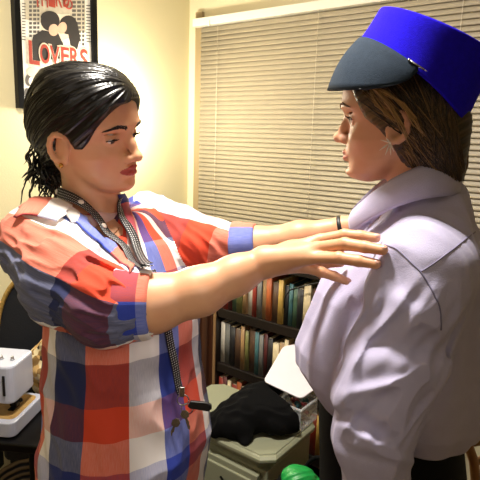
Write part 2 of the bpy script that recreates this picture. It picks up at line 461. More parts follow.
# ------------------------------------------------------------------ people materials
def skin_mat(name, col, red, lip, sss=.12):
    t = NT(name); a = t.new('ShaderNodeAttribute'); a.attribute_name = 'tint'
    sp = t.new('ShaderNodeSeparateColor'); t.link(a.outputs['Color'], sp.inputs[0])
    n = t.noise(28, 4, t.coord()); base = t.mix(n.outputs[0], hexc(col), hexc(red))
    c = t.mix(sp.outputs[0], base, hexc(lip)); c = t.mix(sp.outputs[1], c, hexc(red))
    t.link(c, t.b.inputs['Base Color']); t.b.inputs['Roughness'].default_value = .46
    t.b.inputs['Subsurface Weight'].default_value = sss; t.b.inputs['Subsurface Radius'].default_value = (.012, .005, .003); t.b.inputs['Subsurface Scale'].default_value = 1
    n2 = t.noise(700, 2, t.coord()); t.bump(n2.outputs[0], .12, .001)
    return t.m
M = {}
M['skinL'] = skin_mat('warm_skin', '#e0b088', '#cf8f68', '#a0322c')
M['skinR'] = skin_mat('pale_skin', '#d2a284', '#bf8765', '#b4655a')
M['eyewhite'] = mat('eye_white', '#d9d0c8', .2, var=.03)
M['iris'] = mat('brown_iris', '#3a2216', .15, coat=1)
M['pupil'] = mat('pupil', '#060505', .1, coat=1)
def hair_mat(name, c0, c1, rough=.34):
    t = NT(name); a = t.new('ShaderNodeAttribute'); a.attribute_name = 'strand'
    sp = t.new('ShaderNodeSeparateColor'); t.link(a.outputs['Color'], sp.inputs[0])
    r = t.ramp(sp.outputs[0], [(0, hexc(c0)), (1, hexc(c1))]); t.link(r.outputs[0], t.b.inputs['Base Color'])
    t.b.inputs['Roughness'].default_value = rough; t.b.inputs['Specular IOR Level'].default_value = .45
    return t.m
M['hairL'] = hair_mat('black_hair', '#060505', '#100d0d', .3)
M['hairR'] = hair_mat('dark_blond_hair', '#130b06', '#a07a46', .42)
M['brow'] = mat('brow_hair', '#140d0a', .7)
M['browR'] = mat('light_brow_hair', '#6a4630', .7)
M['lash'] = mat('lash_hair', '#080606', .6)

def cloth_bump(t, uv, strength=.25, sc=900):
    w = t.noise(sc, 2, uv); n = t.noise(14, 4, t.coord())
    m = t.new('ShaderNodeMath'); m.operation = 'ADD'; t.link(w.outputs[0], m.inputs[0])
    m2 = t.new('ShaderNodeMath'); m2.operation = 'MULTIPLY'; m2.inputs[1].default_value = 3; t.link(n.outputs[0], m2.inputs[0]); t.link(m2.outputs[0], m.inputs[1])
    t.bump(m.outputs[0], strength, .0035)
RED, NAVY, WHITE, BLUE, CREAM, PURP = '#d0401e', '#172150', '#efe9e4', '#2a3fa6', '#e0b98c', '#4a3a78'
def plaid_mat():
    t = NT('plaid_cotton'); uv = t.new('ShaderNodeUVMap'); uv.uv_map = 'cloth'
    sx = t.new('ShaderNodeSeparateXYZ'); t.link(uv.outputs[0], sx.inputs[0])
    def stripes(sock, seq):
        tot = sum(w for _, w in seq)
        m = t.new('ShaderNodeMath'); m.operation = 'DIVIDE'; m.inputs[1].default_value = tot; t.link(sock, m.inputs[0])
        f = t.new('ShaderNodeMath'); f.operation = 'FRACT'; t.link(m.outputs[0], f.inputs[0])
        st, x = [], 0
        for c, w in seq: st.append((x / tot, hexc(c))); x += w
        return t.ramp(f.outputs[0], st, 'CONSTANT')
    warp = stripes(sx.outputs[0], [(RED, .068), (WHITE, .062), (BLUE, .058), (RED, .052), (WHITE, .030), (NAVY, .060)])
    weft = stripes(sx.outputs[1], [(WHITE, .095), (NAVY, .080), (RED, .058), (WHITE, .055), (BLUE, .050)])
    # yarns: fine streaks along each direction let one or the other show
    n = t.noise(1, 2, None); mp = t.new('ShaderNodeMapping'); mp.inputs['Scale'].default_value = (900, 60, 1); t.link(uv.outputs[0], mp.inputs[0]); t.link(mp.outputs[0], n.inputs['Vector'])
    r = t.new('ShaderNodeMapRange'); r.inputs['To Min'].default_value = .14; r.inputs['To Max'].default_value = .44; t.link(n.outputs[0], r.inputs[0])
    def gm(x, g):
        n_ = t.new('ShaderNodeGamma'); n_.inputs[1].default_value = g; t.link(x, n_.inputs[0]); return n_.outputs[0]
    c = gm(t.mix(r.outputs[0], gm(warp.outputs[0], .5), gm(weft.outputs[0], .5)), 2.0); t.link(c, t.b.inputs['Base Color'])
    t.b.inputs['Roughness'].default_value = .85; t.b.inputs['Sheen Weight'].default_value = .08
    cloth_bump(t, uv.outputs[0])
    return t.m
M['plaid'] = plaid_mat()
def cotton(name, col, var=.06):
    t = NT(name); n = t.noise(40, 3, t.coord()); c = hexc(col); d = tuple(x * (1 - var) for x in c[:3]) + (1,)
    r = t.ramp(n.outputs[0], [(.35, d), (.65, c)]); t.link(r.outputs[0], t.b.inputs['Base Color']); t.b.inputs['Roughness'].default_value = .8
    t.b.inputs['Sheen Weight'].default_value = .08
    cloth_bump(t, t.coord((1, 1, 1)), .22, 700); return t.m
M['blouse'] = cotton('lavender_cotton', '#bab5d4')
M['seam'] = mat('blouse_seam', '#7d7894', .8)
M['trousers'] = mat('black_trousers', '#07080b', .85, bump=.2, bscale=500, Specular_IOR_Level=.2)
M['trousersL'] = mat('dark_trousers', '#101014', .75, bump=.2, bscale=500)
M['shoe'] = mat('black_leather', '#0e0c0b', .4)
M['felt'] = mat('blue_felt', '#2314d0', .95, var=.10, nscale=160, bump=.4, bscale=900, Specular_IOR_Level=.08)
M['visor'] = mat('slate_felt', '#27323f', .9, var=.08, nscale=120, bump=.35, bscale=900, Specular_IOR_Level=.15)
M['silver'] = mat('silver_metal', '#c8c8c8', .25, 1.0)
M['gold'] = mat('gold_metal', '#d0a050', .25, 1.0)
M['pearl'] = mat('pearl', '#e8dccb', .25, coat=.6)
def lanyard_mat():
    t = NT('dotted_ribbon'); uv = t.new('ShaderNodeUVMap'); uv.uv_map = 'cloth'
    mp = t.new('ShaderNodeMapping'); mp.inputs['Scale'].default_value = (1, 1, 1); t.link(uv.outputs[0], mp.inputs[0])
    v = t.new('ShaderNodeTexVoronoi'); v.inputs['Scale'].default_value = 210; v.inputs['Randomness'].default_value = 0; v.voronoi_dimensions = '2D'; t.link(mp.outputs[0], v.inputs['Vector'])
    r = t.ramp(v.outputs['Distance'], [(0, hexc('#d6d3cf')), (.19, hexc('#0d0c0f'))], 'CONSTANT'); t.link(r.outputs[0], t.b.inputs['Base Color']); t.b.inputs['Roughness'].default_value = .6
    return t.m
M['lanyard'] = lanyard_mat()
M['black_rubber'] = mat('black_rubber', '#0c0c0d', .5)
# ================================================================== woman in the plaid shirt
HV = .0019
def fold_disp(A, mat3, seed, amp, k0=None, pw=1.0):
    A3 = np.array(mat3, float)
    def fn(p):
        n = vnoise(np.asarray(p, float) @ A3.T, seed)
        r = 1 - np.abs(n) * 1.6
        return (-amp * np.clip(r, -1, 1)).astype(F32)
    return fn
def aniso(direction, along, across):
    """noise matrix: slow along the direction, quick across it"""
    d = nrm(direction); a = nrm(np.cross(d, [0.3, .2, .9])); b = np.cross(d, a)
    return np.array([d * along, a * across, b * across])
def far_from(fn, segs, r0, r1):
    """fade a displacement to nothing away from the given points"""
    def g(p):
        d = np.full(len(p), 9.0)
        for a, b in segs:
            a = np.array(a); b = np.array(b); ab = b - a; t = np.clip(((p - a) @ ab) / (ab @ ab + 1e-9), 0, 1)
            d = np.minimum(d, np.linalg.norm(p - a - t[:, None] * ab, axis=1))
        w = np.clip((r1 - d) / (r1 - r0), 0, 1)
        return (fn(p) * w).astype(F32)
    return g
def seg_uv(p, a, b, ref):
    a = np.array(a); b = np.array(b); u = nrm(b - a); e1 = nrm(np.array(ref) - u * (np.array(ref) @ u)); e2 = np.cross(u, e1)
    q = p - a; return q @ u, np.arctan2(q @ e2, q @ e1)

L1 = {}
def rest_on(js, rr):
    """finger joints laid against the other person's shirt"""
    T = L1.get('RT'); Ys = [j[2] for j in js]
    if T is None: return [P(*j) for j in js]
    req = []
    for (x, y, Y), r in zip(js, rr):
        ys = np.linspace(Y - .12, Y + .08, 401); v = T(np.array([P(x, y, q) for q in ys])) - (r * 1.08 + .0022); k = int(np.argmax(v < 0))
        req.append(ys[max(0, k - 1)] if v[k] < 0 else 9)
    D = (req[3] - Ys[3]) if req[3] < 9 else 0; D = max(-.1, min(.02, D))
    Ys = [Y + D * w for Y, w in zip(Ys, (.45, .7, .88, 1))]; Ys = [min(a, b) for a, b in zip(Ys, req)]
    pass
    return [P(x, y, q) for (x, y, _), q in zip(js, Ys)]
def left_woman():
    root = empty('person', (-.25, 1.0, 0), 'person with tied back black hair in a plaid shirt, both arms reaching out', 'person')
    hax = tilt_frame(-23, 4, 11)
    H = Head((-.288, 1.0, 1.505), hax, 1.03, nose=(.1085, -.038), gaze=-24, lid=.62)
    waist = np.array([-.235, 1.0, .89]); sh = np.array([-.285, 1.045, 1.33])
    tf = nrm([.84, -.54, 0]); up = nrm(sh - waist); tax = axes(tf, up)
    # ---- skin
    B = SDF(); H.add(B)
    nb = H.W(0, -.030, -.06)
    nk = np.array([-.292, 1.045, 1.345])
    B.chain([H.W(0, -.020, -.035), nb * .5 + nk * .5 + np.array([.004, 0, .0]), nk], [.052, .0495, .056], k=.018)
    B.cone(H.W(.045, -.03, -.05), nk + tax[1] * .055 + tax[0] * .012 - up * .012, .014, .010, k=.02)
    tab = [(-.12, .135, .10, -.10, 0), (0, .125, .09, -.095, 0), (.15, .125, .095, -.09, 0), (.28, .13, .108, -.09, 0), (.36, .135, .085, -.085, 0), (.415, .125, .055, -.07, 0), (.445, .08, .035, -.06, 0)]
    B.stack(waist, tax, tab, 2.2, k=.03)
    # near arm (her right)
    s0, e0 = P(38, 243, .945), P(108, 306, .765)
    B.cone(nk - up * .02, s0, .035, .045, k=.04)
    B.chain([s0, e0], [.046, .038], k=.03)
    fa = [e0, P(152, 304, .765), P(200, 291, .772), P(236, 275, .782), P(262, 263, .79)]
    B.chain(fa, [.040, .0425, .0355, .0285, .0235], k=.02)
    wr = P(264, 262, .79)
    fing = [([(320, 240, .803), (345, 235, .797), (361, 236, .791), (376, 238, .785)], (.0094, .0089, .0082, .0070)),
            ([(317, 248, .790), (345, 244, .780), (365, 247, .773), (383, 250, .766)], (.0096, .0091, .0084, .0072)),
            ([(312, 258, .777), (339, 258, .765), (359, 261, .760), (376, 264, .756)], (.0094, .0088, .0082, .0070)),
            ([(304, 267, .767), (321, 272, .757), (334, 276, .753), (346, 281, .750)], (.0088, .0080, .0074, .0064))]
    tips = []
    for k, (js, rr) in enumerate(fing):
        J = [P(*j) for j in js]
        J = rest_on(js, rr)
        B.cone(wr + (J[0] - wr) * .05, J[0], .0185, .0098, k=.013)
        B.chain(J, rr, k=.0030); tips.append((J, rr))
        B.ell(J[1], rr[1] * 1.07, k=.002); 
    B.ell(P(292, 254, .79), [.020, .012, .020], None, k=.012)
    th = [P(272, 262, .805), P(298, 262, .822), P(322, 262, .823), P(340, 262, .808)]
    B.chain(th, [.014, .0125, .0105, .0085], k=.010)
    # far arm (her left)
    s1, e1 = P(148, 222, 1.16), P(206, 246, 1.06)
    B.cone(nk - up * .02, s1, .035, .042, k=.04); B.chain([s1, e1], [.044, .038], k=.03)
    B.chain([e1, P(255, 244, 1.035), P(300, 236, 1.01), P(340, 228, .995)], [.037, .033, .027, .0205], k=.02)
    w1 = P(342, 228, .993)
    for k, js in enumerate([[(365, 220, .985), (381, 214, .985), (390, 213, .995), (395, 215, 1.01)], [(366, 221, .972), (383, 215, .975), (392, 214, .99), (398, 217, 1.01)],
                            [(366, 224, .989), (382, 218, .995), (390, 218, 1.01), (395, 221, 1.03)], [(364, 227, 1.005), (377, 222, 1.012), (383, 222, 1.025), (387, 225, 1.04)]]):
        J = [P(*j) for j in js]
        if L1.get('RT') is not None:
            for _ in range(12):
                A_ = np.array(J); dd = L1['RT'](A_); g_ = L1['RT'].grad(A_); A_ = A_ + g_ * np.maximum(.020 - dd, 0)[:, None]; J = list(A_)
        B.cone(w1, J[0], .016, .0095, k=.012); B.chain(J, [.0092, .0085, .0078, .0068], k=.003)
    A_ = np.array([P(354, 225, .985), P(362, 222, .985), P(368, 219, .985)])
    if L1.get('RT') is not None:
        for _ in range(12): A_ = A_ + L1['RT'].grad(A_) * np.maximum(.012 - L1['RT'](A_), 0)[:, None]
    B.chain([w1] + list(A_), [.013, .0125, .010, .008], k=.008)
    V, Q = B.mesh(HV)
    me = np_mesh('body', V, Q); lip = H.tint(V).astype(float)
    # soften the lip edge a little
    C = np.zeros((len(V), 3)); C[:, 0] = lip * .95
    ql = H.L(V); C[:, 1] = np.clip(.9 * np.exp(-((np.abs(ql[:, 0]) - .05) / .022) ** 2 - ((ql[:, 2] + .035) / .022) ** 2), 0, 1) * (ql[:, 1] > 0) * .6
    set_col(me, 'tint', C)
    body = link_mesh('body', me, M['skinL'], root)
    H.body = B; H.body_project = lambda p, off: B.project(p, off, 3)
    H.features(body, (M['eyewhite'], M['iris'], M['pupil']), M['brow'], M['lash'], brow_z=.0145, brow_r=.0029)
    for o in [o for o in COL.objects if o.parent is None and o.name.split('.')[0] in ('eyeball', 'iris', 'eyebrow', 'eyelashes')]:
        o.parent = root; o.matrix_parent_inverse = PW(root).inverted()
    # nails
    nm = M['nail']
    for J, rr in tips:
        b = MB(); d = nrm(J[3] - J[2]); bk = nrm(np.array([0, -.55, .85])); a = axes(d, bk)
        b.ball(J[3] + a[2] * rr[3] * .62 + d * .001, [rr[3] * .62, .0062, rr[3] * .42], a, 14, 8); b.build('fingernail', nm, root)

    # ---- shirt
    T = SDF()
    stab = [(-.16, .190, .150, -.140, 0), (0, .185, .172, -.135, 0), (.15, .168, .140, -.125, 0), (.27, .160, .132, -.115, 0), (.35, .158, .108, -.105, 0), (.405, .150, .078, -.090, 0), (.44, .115, .052, -.078, 0), (.463, .075, .035, -.066, 0)]
    T.stack(waist, tax, stab, 2.15, k=0)
    ts = (len(T.items))
    T.chain([s0 + up * .004, P(72, 279, .845), e0 + up * .0, P(150, 304, .768)], [.067, .076, .056, .046], k=.03)
    T.chain([s1 + up * .004, P(178, 236, 1.10), e1, P(249, 247, 1.04)], [.058, .056, .052, .044], k=.03)
    T.cone(nk - up * .035, s0, .045, .055, k=.03); T.cone(nk - up * .035, s1, .045, .050, k=.03)
    # folds
    alln = T.bounds()
    T.add(far_from(fold_disp(0, aniso(P(150, 300, .77) - s0, 16, 62), 5, .0048), [(s0, e0), (e0, P(150, 304, .768))], .085, .13), *alln, op='d')
    T.add(far_from(fold_disp(0, aniso(np.array(e1) - s1 + np.array([0, 0, -.1]), 18, 60), 9, .0040), [(s1, e1), (e1, P(250, 247, 1.04))], .065, .10), *alln, op='d')
    T.add(far_from(fold_disp(0, aniso([.35, -.2, -1], 9, 34), 12, .0050), [(waist + up * .30, waist - up * .2)], .2, .3), *alln, op='d')
    # hem, open neck, sleeve openings
    ht = lambda L_: (lambda a: a[np.argsort(a[:, 2])])(np.array([(T.hit(*p) - waist) @ tax.T for p in L_]))
    An = ht([(72, 211), (92, 229), (108, 245), (134, 270)]); Af = ht([(119, 200), (122, 212), (130, 236), (137, 270)])
    def vcut(p):
        q = (p - waist) @ tax.T
        a = np.interp(q[:, 2], An[:, 2], An[:, 0]); b = np.interp(q[:, 2], Af[:, 2], Af[:, 0])
        return np.maximum.reduce([q[:, 0] - a, b - q[:, 0], -q[:, 1], An[0, 2] - q[:, 2]]).astype(F32)
    T.add(vcut, *alln, k=.004, op='s')
    T.cone(nk - up * .03, nk + up * .08, .061, .064, k=.008, op='s')
    c0, c1 = P(146, 304, .768), P(164, 304, .77); T.cone(c0, c1, .046, .05, k=.003, op='s')
    d0, d1 = P(247, 247, 1.04), P(262, 246, 1.035); T.cone(d0, d1, .0385, .042, k=.003, op='s')
    V, Q = T.mesh(.0024)
    # keep it a cloth: parts that nobody sees stay inside; cloth coordinates per face
    me = np_mesh('shirt', V, Q)
    fc = V[Q].mean(1)
    def dseg(p, pts):
        d = np.full(len(p), 9.0)
        for a, b in zip(pts[:-1], pts[1:]):
            a = np.array(a); b = np.array(b); ab = b - a; t = np.clip(((p - a) @ ab) / (ab @ ab), 0, 1); d = np.minimum(d, np.linalg.norm(p - a - t[:, None] * ab, axis=1))
        return d
    near = [s0 - up * .03 + tax[0] * .0, P(72, 279, .845), e0, P(160, 304, .77)]; farp = [s1, P(178, 236, 1.10), e1, P(262, 247, 1.04)]
    qf = (fc - waist) @ tax.T
    part = np.zeros(len(fc), int)
    fq = fc.astype(F32); dT = T.items[0][0](fq)
    dN = np.min([T.items[i][0](fq) for i in (1, 2, 3)], 0); dF = np.min([T.items[i][0](fq) for i in (4, 5, 6)], 0)
    an_ = nrm(nrm(P(100, 300, .77) - s0) * .7 + tax[0] * .75)
    arm_n = (dN < dT + .012) & (fc @ an_ > s0 @ an_ - .065)
    fx = nrm(e1 - s1)
    af_ = nrm(nrm(e1 - s1) * .7 - tax[0] * .75)
    arm_f = (dF < dT + .010) & (fc @ af_ > s1 @ af_ - .04)
    part[arm_n] = 1; part[arm_f] = 2
    corner = V[Q].reshape(-1, 3); cp = np.repeat(part, 4); uv = np.zeros((len(corner), 2))
    q = (corner - waist) @ tax.T
    ang = np.arctan2(q[:, 0], q[:, 1]); acen = np.repeat(np.arctan2(qf[:, 0], qf[:, 1]), 4)
    ang = np.where(ang - acen > 3, ang - 6.283, np.where(acen - ang > 3, ang + 6.283, ang))
    ell = .150
    # stripes run from her left side round the front to her right
    m = cp == 0; uv[m, 0] = (-ang[m] * ell + L1.get('tu', .175)) ; uv[m, 1] = -q[m, 2] + L1.get('tv', .31)
    s_, a_ = seg_uv(corner, s0, P(160, 304, .77), [0, -.3, 1]); sc_, ac_ = seg_uv(fc, s0, P(160, 304, .77), [0, -.3, 1]); ac_ = np.repeat(ac_, 4)
    a_ = np.where(a_ - ac_ > 3, a_ - 6.283, np.where(ac_ - a_ > 3, a_ + 6.283, a_))
    m = cp == 1; uv[m, 0] = np.interp(a_[m], [-3.2, .40, 1.12, 2.0, 2.06, 3.1, 6.3], [.068 + .34, .068, 0, -.0599, -.0905, -.1415, -.3]); uv[m, 1] = np.interp(s_[m], [-.15, .19, .225, .30, .4], [.002, .0949, .175, .2329, .32])
    s_, a_ = seg_uv(corner, s1, P(262, 247, 1.04), [0, -.3, 1]); sc_, ac_ = seg_uv(fc, s1, P(262, 247, 1.04), [0, -.3, 1]); ac_ = np.repeat(ac_, 4)
    a_ = np.where(a_ - ac_ > 3, a_ - 6.283, np.where(ac_ - a_ > 3, a_ + 6.283, a_))
    m = cp == 2; uv[m, 0] = .109 - a_[m] * .055; uv[m, 1] = s_[m] + .03
    set_uv(me, uv)
    shirt = link_mesh('shirt', me, M['plaid'], root)
    # rolled cuffs
    def cuff(a, b, r0, r1, uvoff):
        a = np.array(a); b = np.array(b); u = nrm(b - a); e1_ = nrm(np.cross(u, [0, .3, 1])); e2_ = np.cross(u, e1_); Lc = np.linalg.norm(b - a)
        G = []; prof = [(.0, 1.02), (.06, 1.075), (.3, 1.09), (.6, 1.07), (.9, 1.06), (1.0, 1.03), (1.02, .96), (.95, .90), (.6, .88)]
        n = 64
        for t, k in prof:
            row = []
            for i in range(n + 1):
                w = 2 * math.pi * i / n; R = (r0 + (r1 - r0) * t) * k * (1 + .022 * math.sin(3 * w + 4 * t) + .016 * math.sin(7 * w + 2))
                row.append(a + u * (Lc * t) + (e1_ * math.cos(w) + e2_ * math.sin(w)) * R)
            G.append(row)
        G = np.array(G); nr = len(prof)
        Qc = np.array([(i * (n + 1) + j, i * (n + 1) + j + 1, (i + 1) * (n + 1) + j + 1, (i + 1) * (n + 1) + j) for i in range(nr - 1) for j in range(n)])
        me = np_mesh('cuff', G.reshape(-1, 3), Qc); tt = [p[0] for p in prof]
        UV = np.array([(uvoff[0] - (j / n * 2 * math.pi - (2 * math.pi if j > n * .55 else 0)) * r0, tt[i] * Lc + uvoff[1]) for i in range(nr) for j in range(n + 1)]); set_uv(me, UV[Qc.ravel()])
        o = link_mesh('cuff', me, M['plaid'], root); return o
    cuff(P(118, 304, .767), P(152, 304, .767), .0575, .0500, (.184, .30))
    cuff(P(233, 247, 1.045), P(256, 246, 1.037), .0490, .0450, (.150, .02))
    # collar and front edges laid on the shirt
    U = SDF(); U.items = T.items + [i for i in B.items]
    def flap(inner, outer, name, off_in, off_out, uvo, thick=.0022, rows=9, cols=26):
        def res(line):
            line = np.array(line, float); d = np.r_[0, np.cumsum(np.linalg.norm(np.diff(line, axis=0), axis=1))]; t = np.linspace(0, d[-1], cols)
            return np.stack([np.interp(t, d, line[:, k]) for k in range(2)], 1)
        a, b = res(inner), res(outer)
        A = np.array([U.hit(*p) for p in a]); Bp = np.array([U.hit(*p) for p in b])
        for X in (A, Bp):
            for _ in range(3): X[1:-1] = X[1:-1] * .5 + (X[:-2] + X[2:]) * .25
        G = np.array([A * (1 - t) + Bp * t for t in np.linspace(0, 1, rows)])
        pr = U.project(G.reshape(-1, 3), 0, 6).reshape(G.shape); gn = U.grad(pr.reshape(-1, 3)).reshape(G.shape)
        for i, t in enumerate(np.linspace(0, 1, rows)):
            G[i] = pr[i] + gn[i] * (off_in * (1 - t) + off_out * t + .004 * math.sin(math.pi * t))
        for _ in range(4): G[1:-1, 1:-1] = G[1:-1, 1:-1] * .5 + (G[:-2, 1:-1] + G[2:, 1:-1] + G[1:-1, :-2] + G[1:-1, 2:]) * .125
        nr, nc = G.shape[:2]; top = G + 0; 
        mb = MB(); mb.grid(G, 0, thick); me0 = mb.build(name, M['plaid'], root)
        me = me0.data; l = me.uv_layers.new(name='cloth'); vc = np.array([v.co for v in me.vertices])
        n0 = nr * nc
        for lp in me.loops:
            i = lp.vertex_index % n0; r_, c_ = divmod(i, nc); l.data[lp.index].uv = (uvo[0] + c_ * .005, uvo[1] + r_ * .004)
        return me0
    L1['flap'] = flap
    flap([(36, 201), (48, 202), (60, 203), (72, 209)], [(17, 219), (34, 219), (47, 221), (58, 225)], 'collar', .007, .007, L1.get('k0', (3.30, 3.30)))
    flap([(60, 202), (76, 213), (92, 227), (108, 243), (124, 259), (134, 268)], [(58, 211), (72, 222), (88, 236), (104, 250), (120, 264), (131, 274)], 'shirt_placket', .005, .003, L1.get('k1', (3.40, 3.30)))
    flap([(116, 194), (121, 212), (129, 236), (138, 262)], [(124, 194), (131, 211), (137, 236), (144, 262)], 'collar', .006, .004, L1.get('k2', (3.28, 3.35)))
    # small pale button on the near cuff
    b = MB(); bp = T.hit(152, 331); 
    b.lathe([(.0001, .0022), (.0045, .0022), (.0055, .0012), (.0055, 0), (.0001, -.001)], P(150, 332, .735), axes([0, 0, 1], [.1, -1, -.2]), 20)
    b.build('cuff_button', M['pearl'], root)
    # bracelet
    b = MB(); c = P(341, 228, .994); u = nrm(P(355, 225, .985) - P(325, 231, 1.0)); a = axes(np.cross(u, [0, 0, 1]), u)
    b.lathe([(.0225 + .0022 * math.cos(t), .0045 * math.sin(t)) for t in np.linspace(0, 2 * math.pi, 13)[:-1]], c, [a[0], a[1], a[2]], 36, closed=True)
    b.build('wristband', M['black_rubber'], root)
    # earring
    b = MB(); e = H.W(.0815, -.001, -.043); b.ball(e + np.array([0, -.004, -.002]), .0042); b.tube([e + np.array([0, -.003, .003]), e + np.array([0, -.004, 0])], .001, 6)
    b.build('earring', M['gold'], root)
    # necklace
    b = MB(); pts = []
    for px, py in ((88, 226), (96, 233), (105, 237), (113, 235), (119, 229), (120, 222)):
        h_ = B.hit(px, py); pts.append(h_ + np.array([0, -.002, 0]))
    b.tube(pts, .0009, 6)
    for p_ in pts[1:-1:2]: b.ball(p_ - np.array([0, .002, 0]), .0024, nu=10, nv=8)
    b.build('necklace', M['gold'], root)

    lanyard(T, B, U)
    # ---- hair
    hair_left(H, root, B)
    # ---- trousers and shoes
    K = SDF(); hip = waist + np.array([-.005, .01, -.12])
    K.stack(hip, axes(tf, [0, 0, 1]), [(-.14, .17, .10, -.115, 0), (-.06, .175, .115, -.125, 0), (.04, .15, .11, -.11, 0), (.14, .13, .10, -.10, 0)], 2.2, k=0)
    rt = tax[0]
    feet = []
    for sx in (-1, 1):
        h_ = hip + rt * sx * .09 - np.array([0, 0, .08]); kn = hip + rt * sx * .10 + tf * .02 + np.array([0, 0, -.36]); an = np.array([hip[0] + rt[0] * sx * .11, hip[1] + rt[1] * sx * .11, .09])
        K.chain([h_, kn, an], [.088, .060, .050], k=.04); feet.append(an)
    K.cone(np.array([feet[0][0], feet[0][1], .02]), np.array([feet[0][0], feet[0][1], -.1]), .1, .1, k=.003, op='s')
    V, Q = K.mesh(.006); link_mesh('trousers', np_mesh('trousers', V, Q), M['trousersL'], root)
    for an in feet:
        K = SDF(); g = np.array([an[0], an[1], 0]); K.chain([g + [0, 0, .045] - tf * .03, g + tf * .08 + [0, 0, .035], g + tf * .15 + [0, 0, .028]], [.038, .038, .030], k=.03)
        K.cone(g + [0, 0, .05], g + [0, 0, .09], .036, .036, k=.02)
        K.stack(g, axes(tf, [0, 0, 1]), [(-.2, .3, .3, -.3, 0), (-.001, .3, .3, -.3, 0)], 8, k=.003, op='s')
        V, Q = K.mesh(.004); link_mesh('shoe', np_mesh('shoe', V, Q), M['shoe'], root)
    L1.update(H=H, T=T, B=B, U=U, root=root, waist=waist, tax=tax, tf=tf)
M['nail'] = mat('fingernail', '#d9a592', .3, var=.03)

def tubes_mesh(name, paths, rads, tints, mat_, parent, nside=5, extra=None):
    """many thin tubes plus an optional (V,Q,tint) surface as one mesh"""
    Vs, Qs, Cs, off = [], [], [], 0
    if extra is not None:
        V, Q, c = extra; Vs.append(V); Qs.append(Q); Cs.append(c); off = len(V)
    ang = np.arange(nside) / nside * 2 * np.pi
    for pth, rd, tn in zip(paths, rads, tints):
        p = np.asarray(pth, float); m = len(p); t = np.gradient(p, axis=0); t /= np.linalg.norm(t, axis=1, keepdims=True) + 1e-9
        ref = np.array([.31, .2, .93]); a = np.cross(t, ref); a /= np.linalg.norm(a, axis=1, keepdims=True) + 1e-9; b = np.cross(t, a)
        r = rd * np.clip(np.minimum(np.linspace(.3, 4, m), np.linspace(3.2, .12, m)), 0, 1)
        ring = p[:, None, :] + (a[:, None, :] * np.cos(ang)[None, :, None] + b[:, None, :] * np.sin(ang)[None, :, None]) * r[:, None, None]
        Vs.append(ring.reshape(-1, 3)); i = np.arange(m - 1)[:, None] * nside; j = np.arange(nside)[None]
        q = np.stack([i + j, i + (j + 1) % nside, i + nside + (j + 1) % nside, i + nside + j], -1).reshape(-1, 4) + off
        Qs.append(q); Cs.append(np.full(m * nside, tn)); off += m * nside
    V = np.concatenate(Vs); C = np.concatenate(Cs)
    me = np_mesh(name, V, np.concatenate(Qs)); set_col(me, 'strand', np.stack([C, C, C], 1))
    return link_mesh(name, me, mat_, parent)
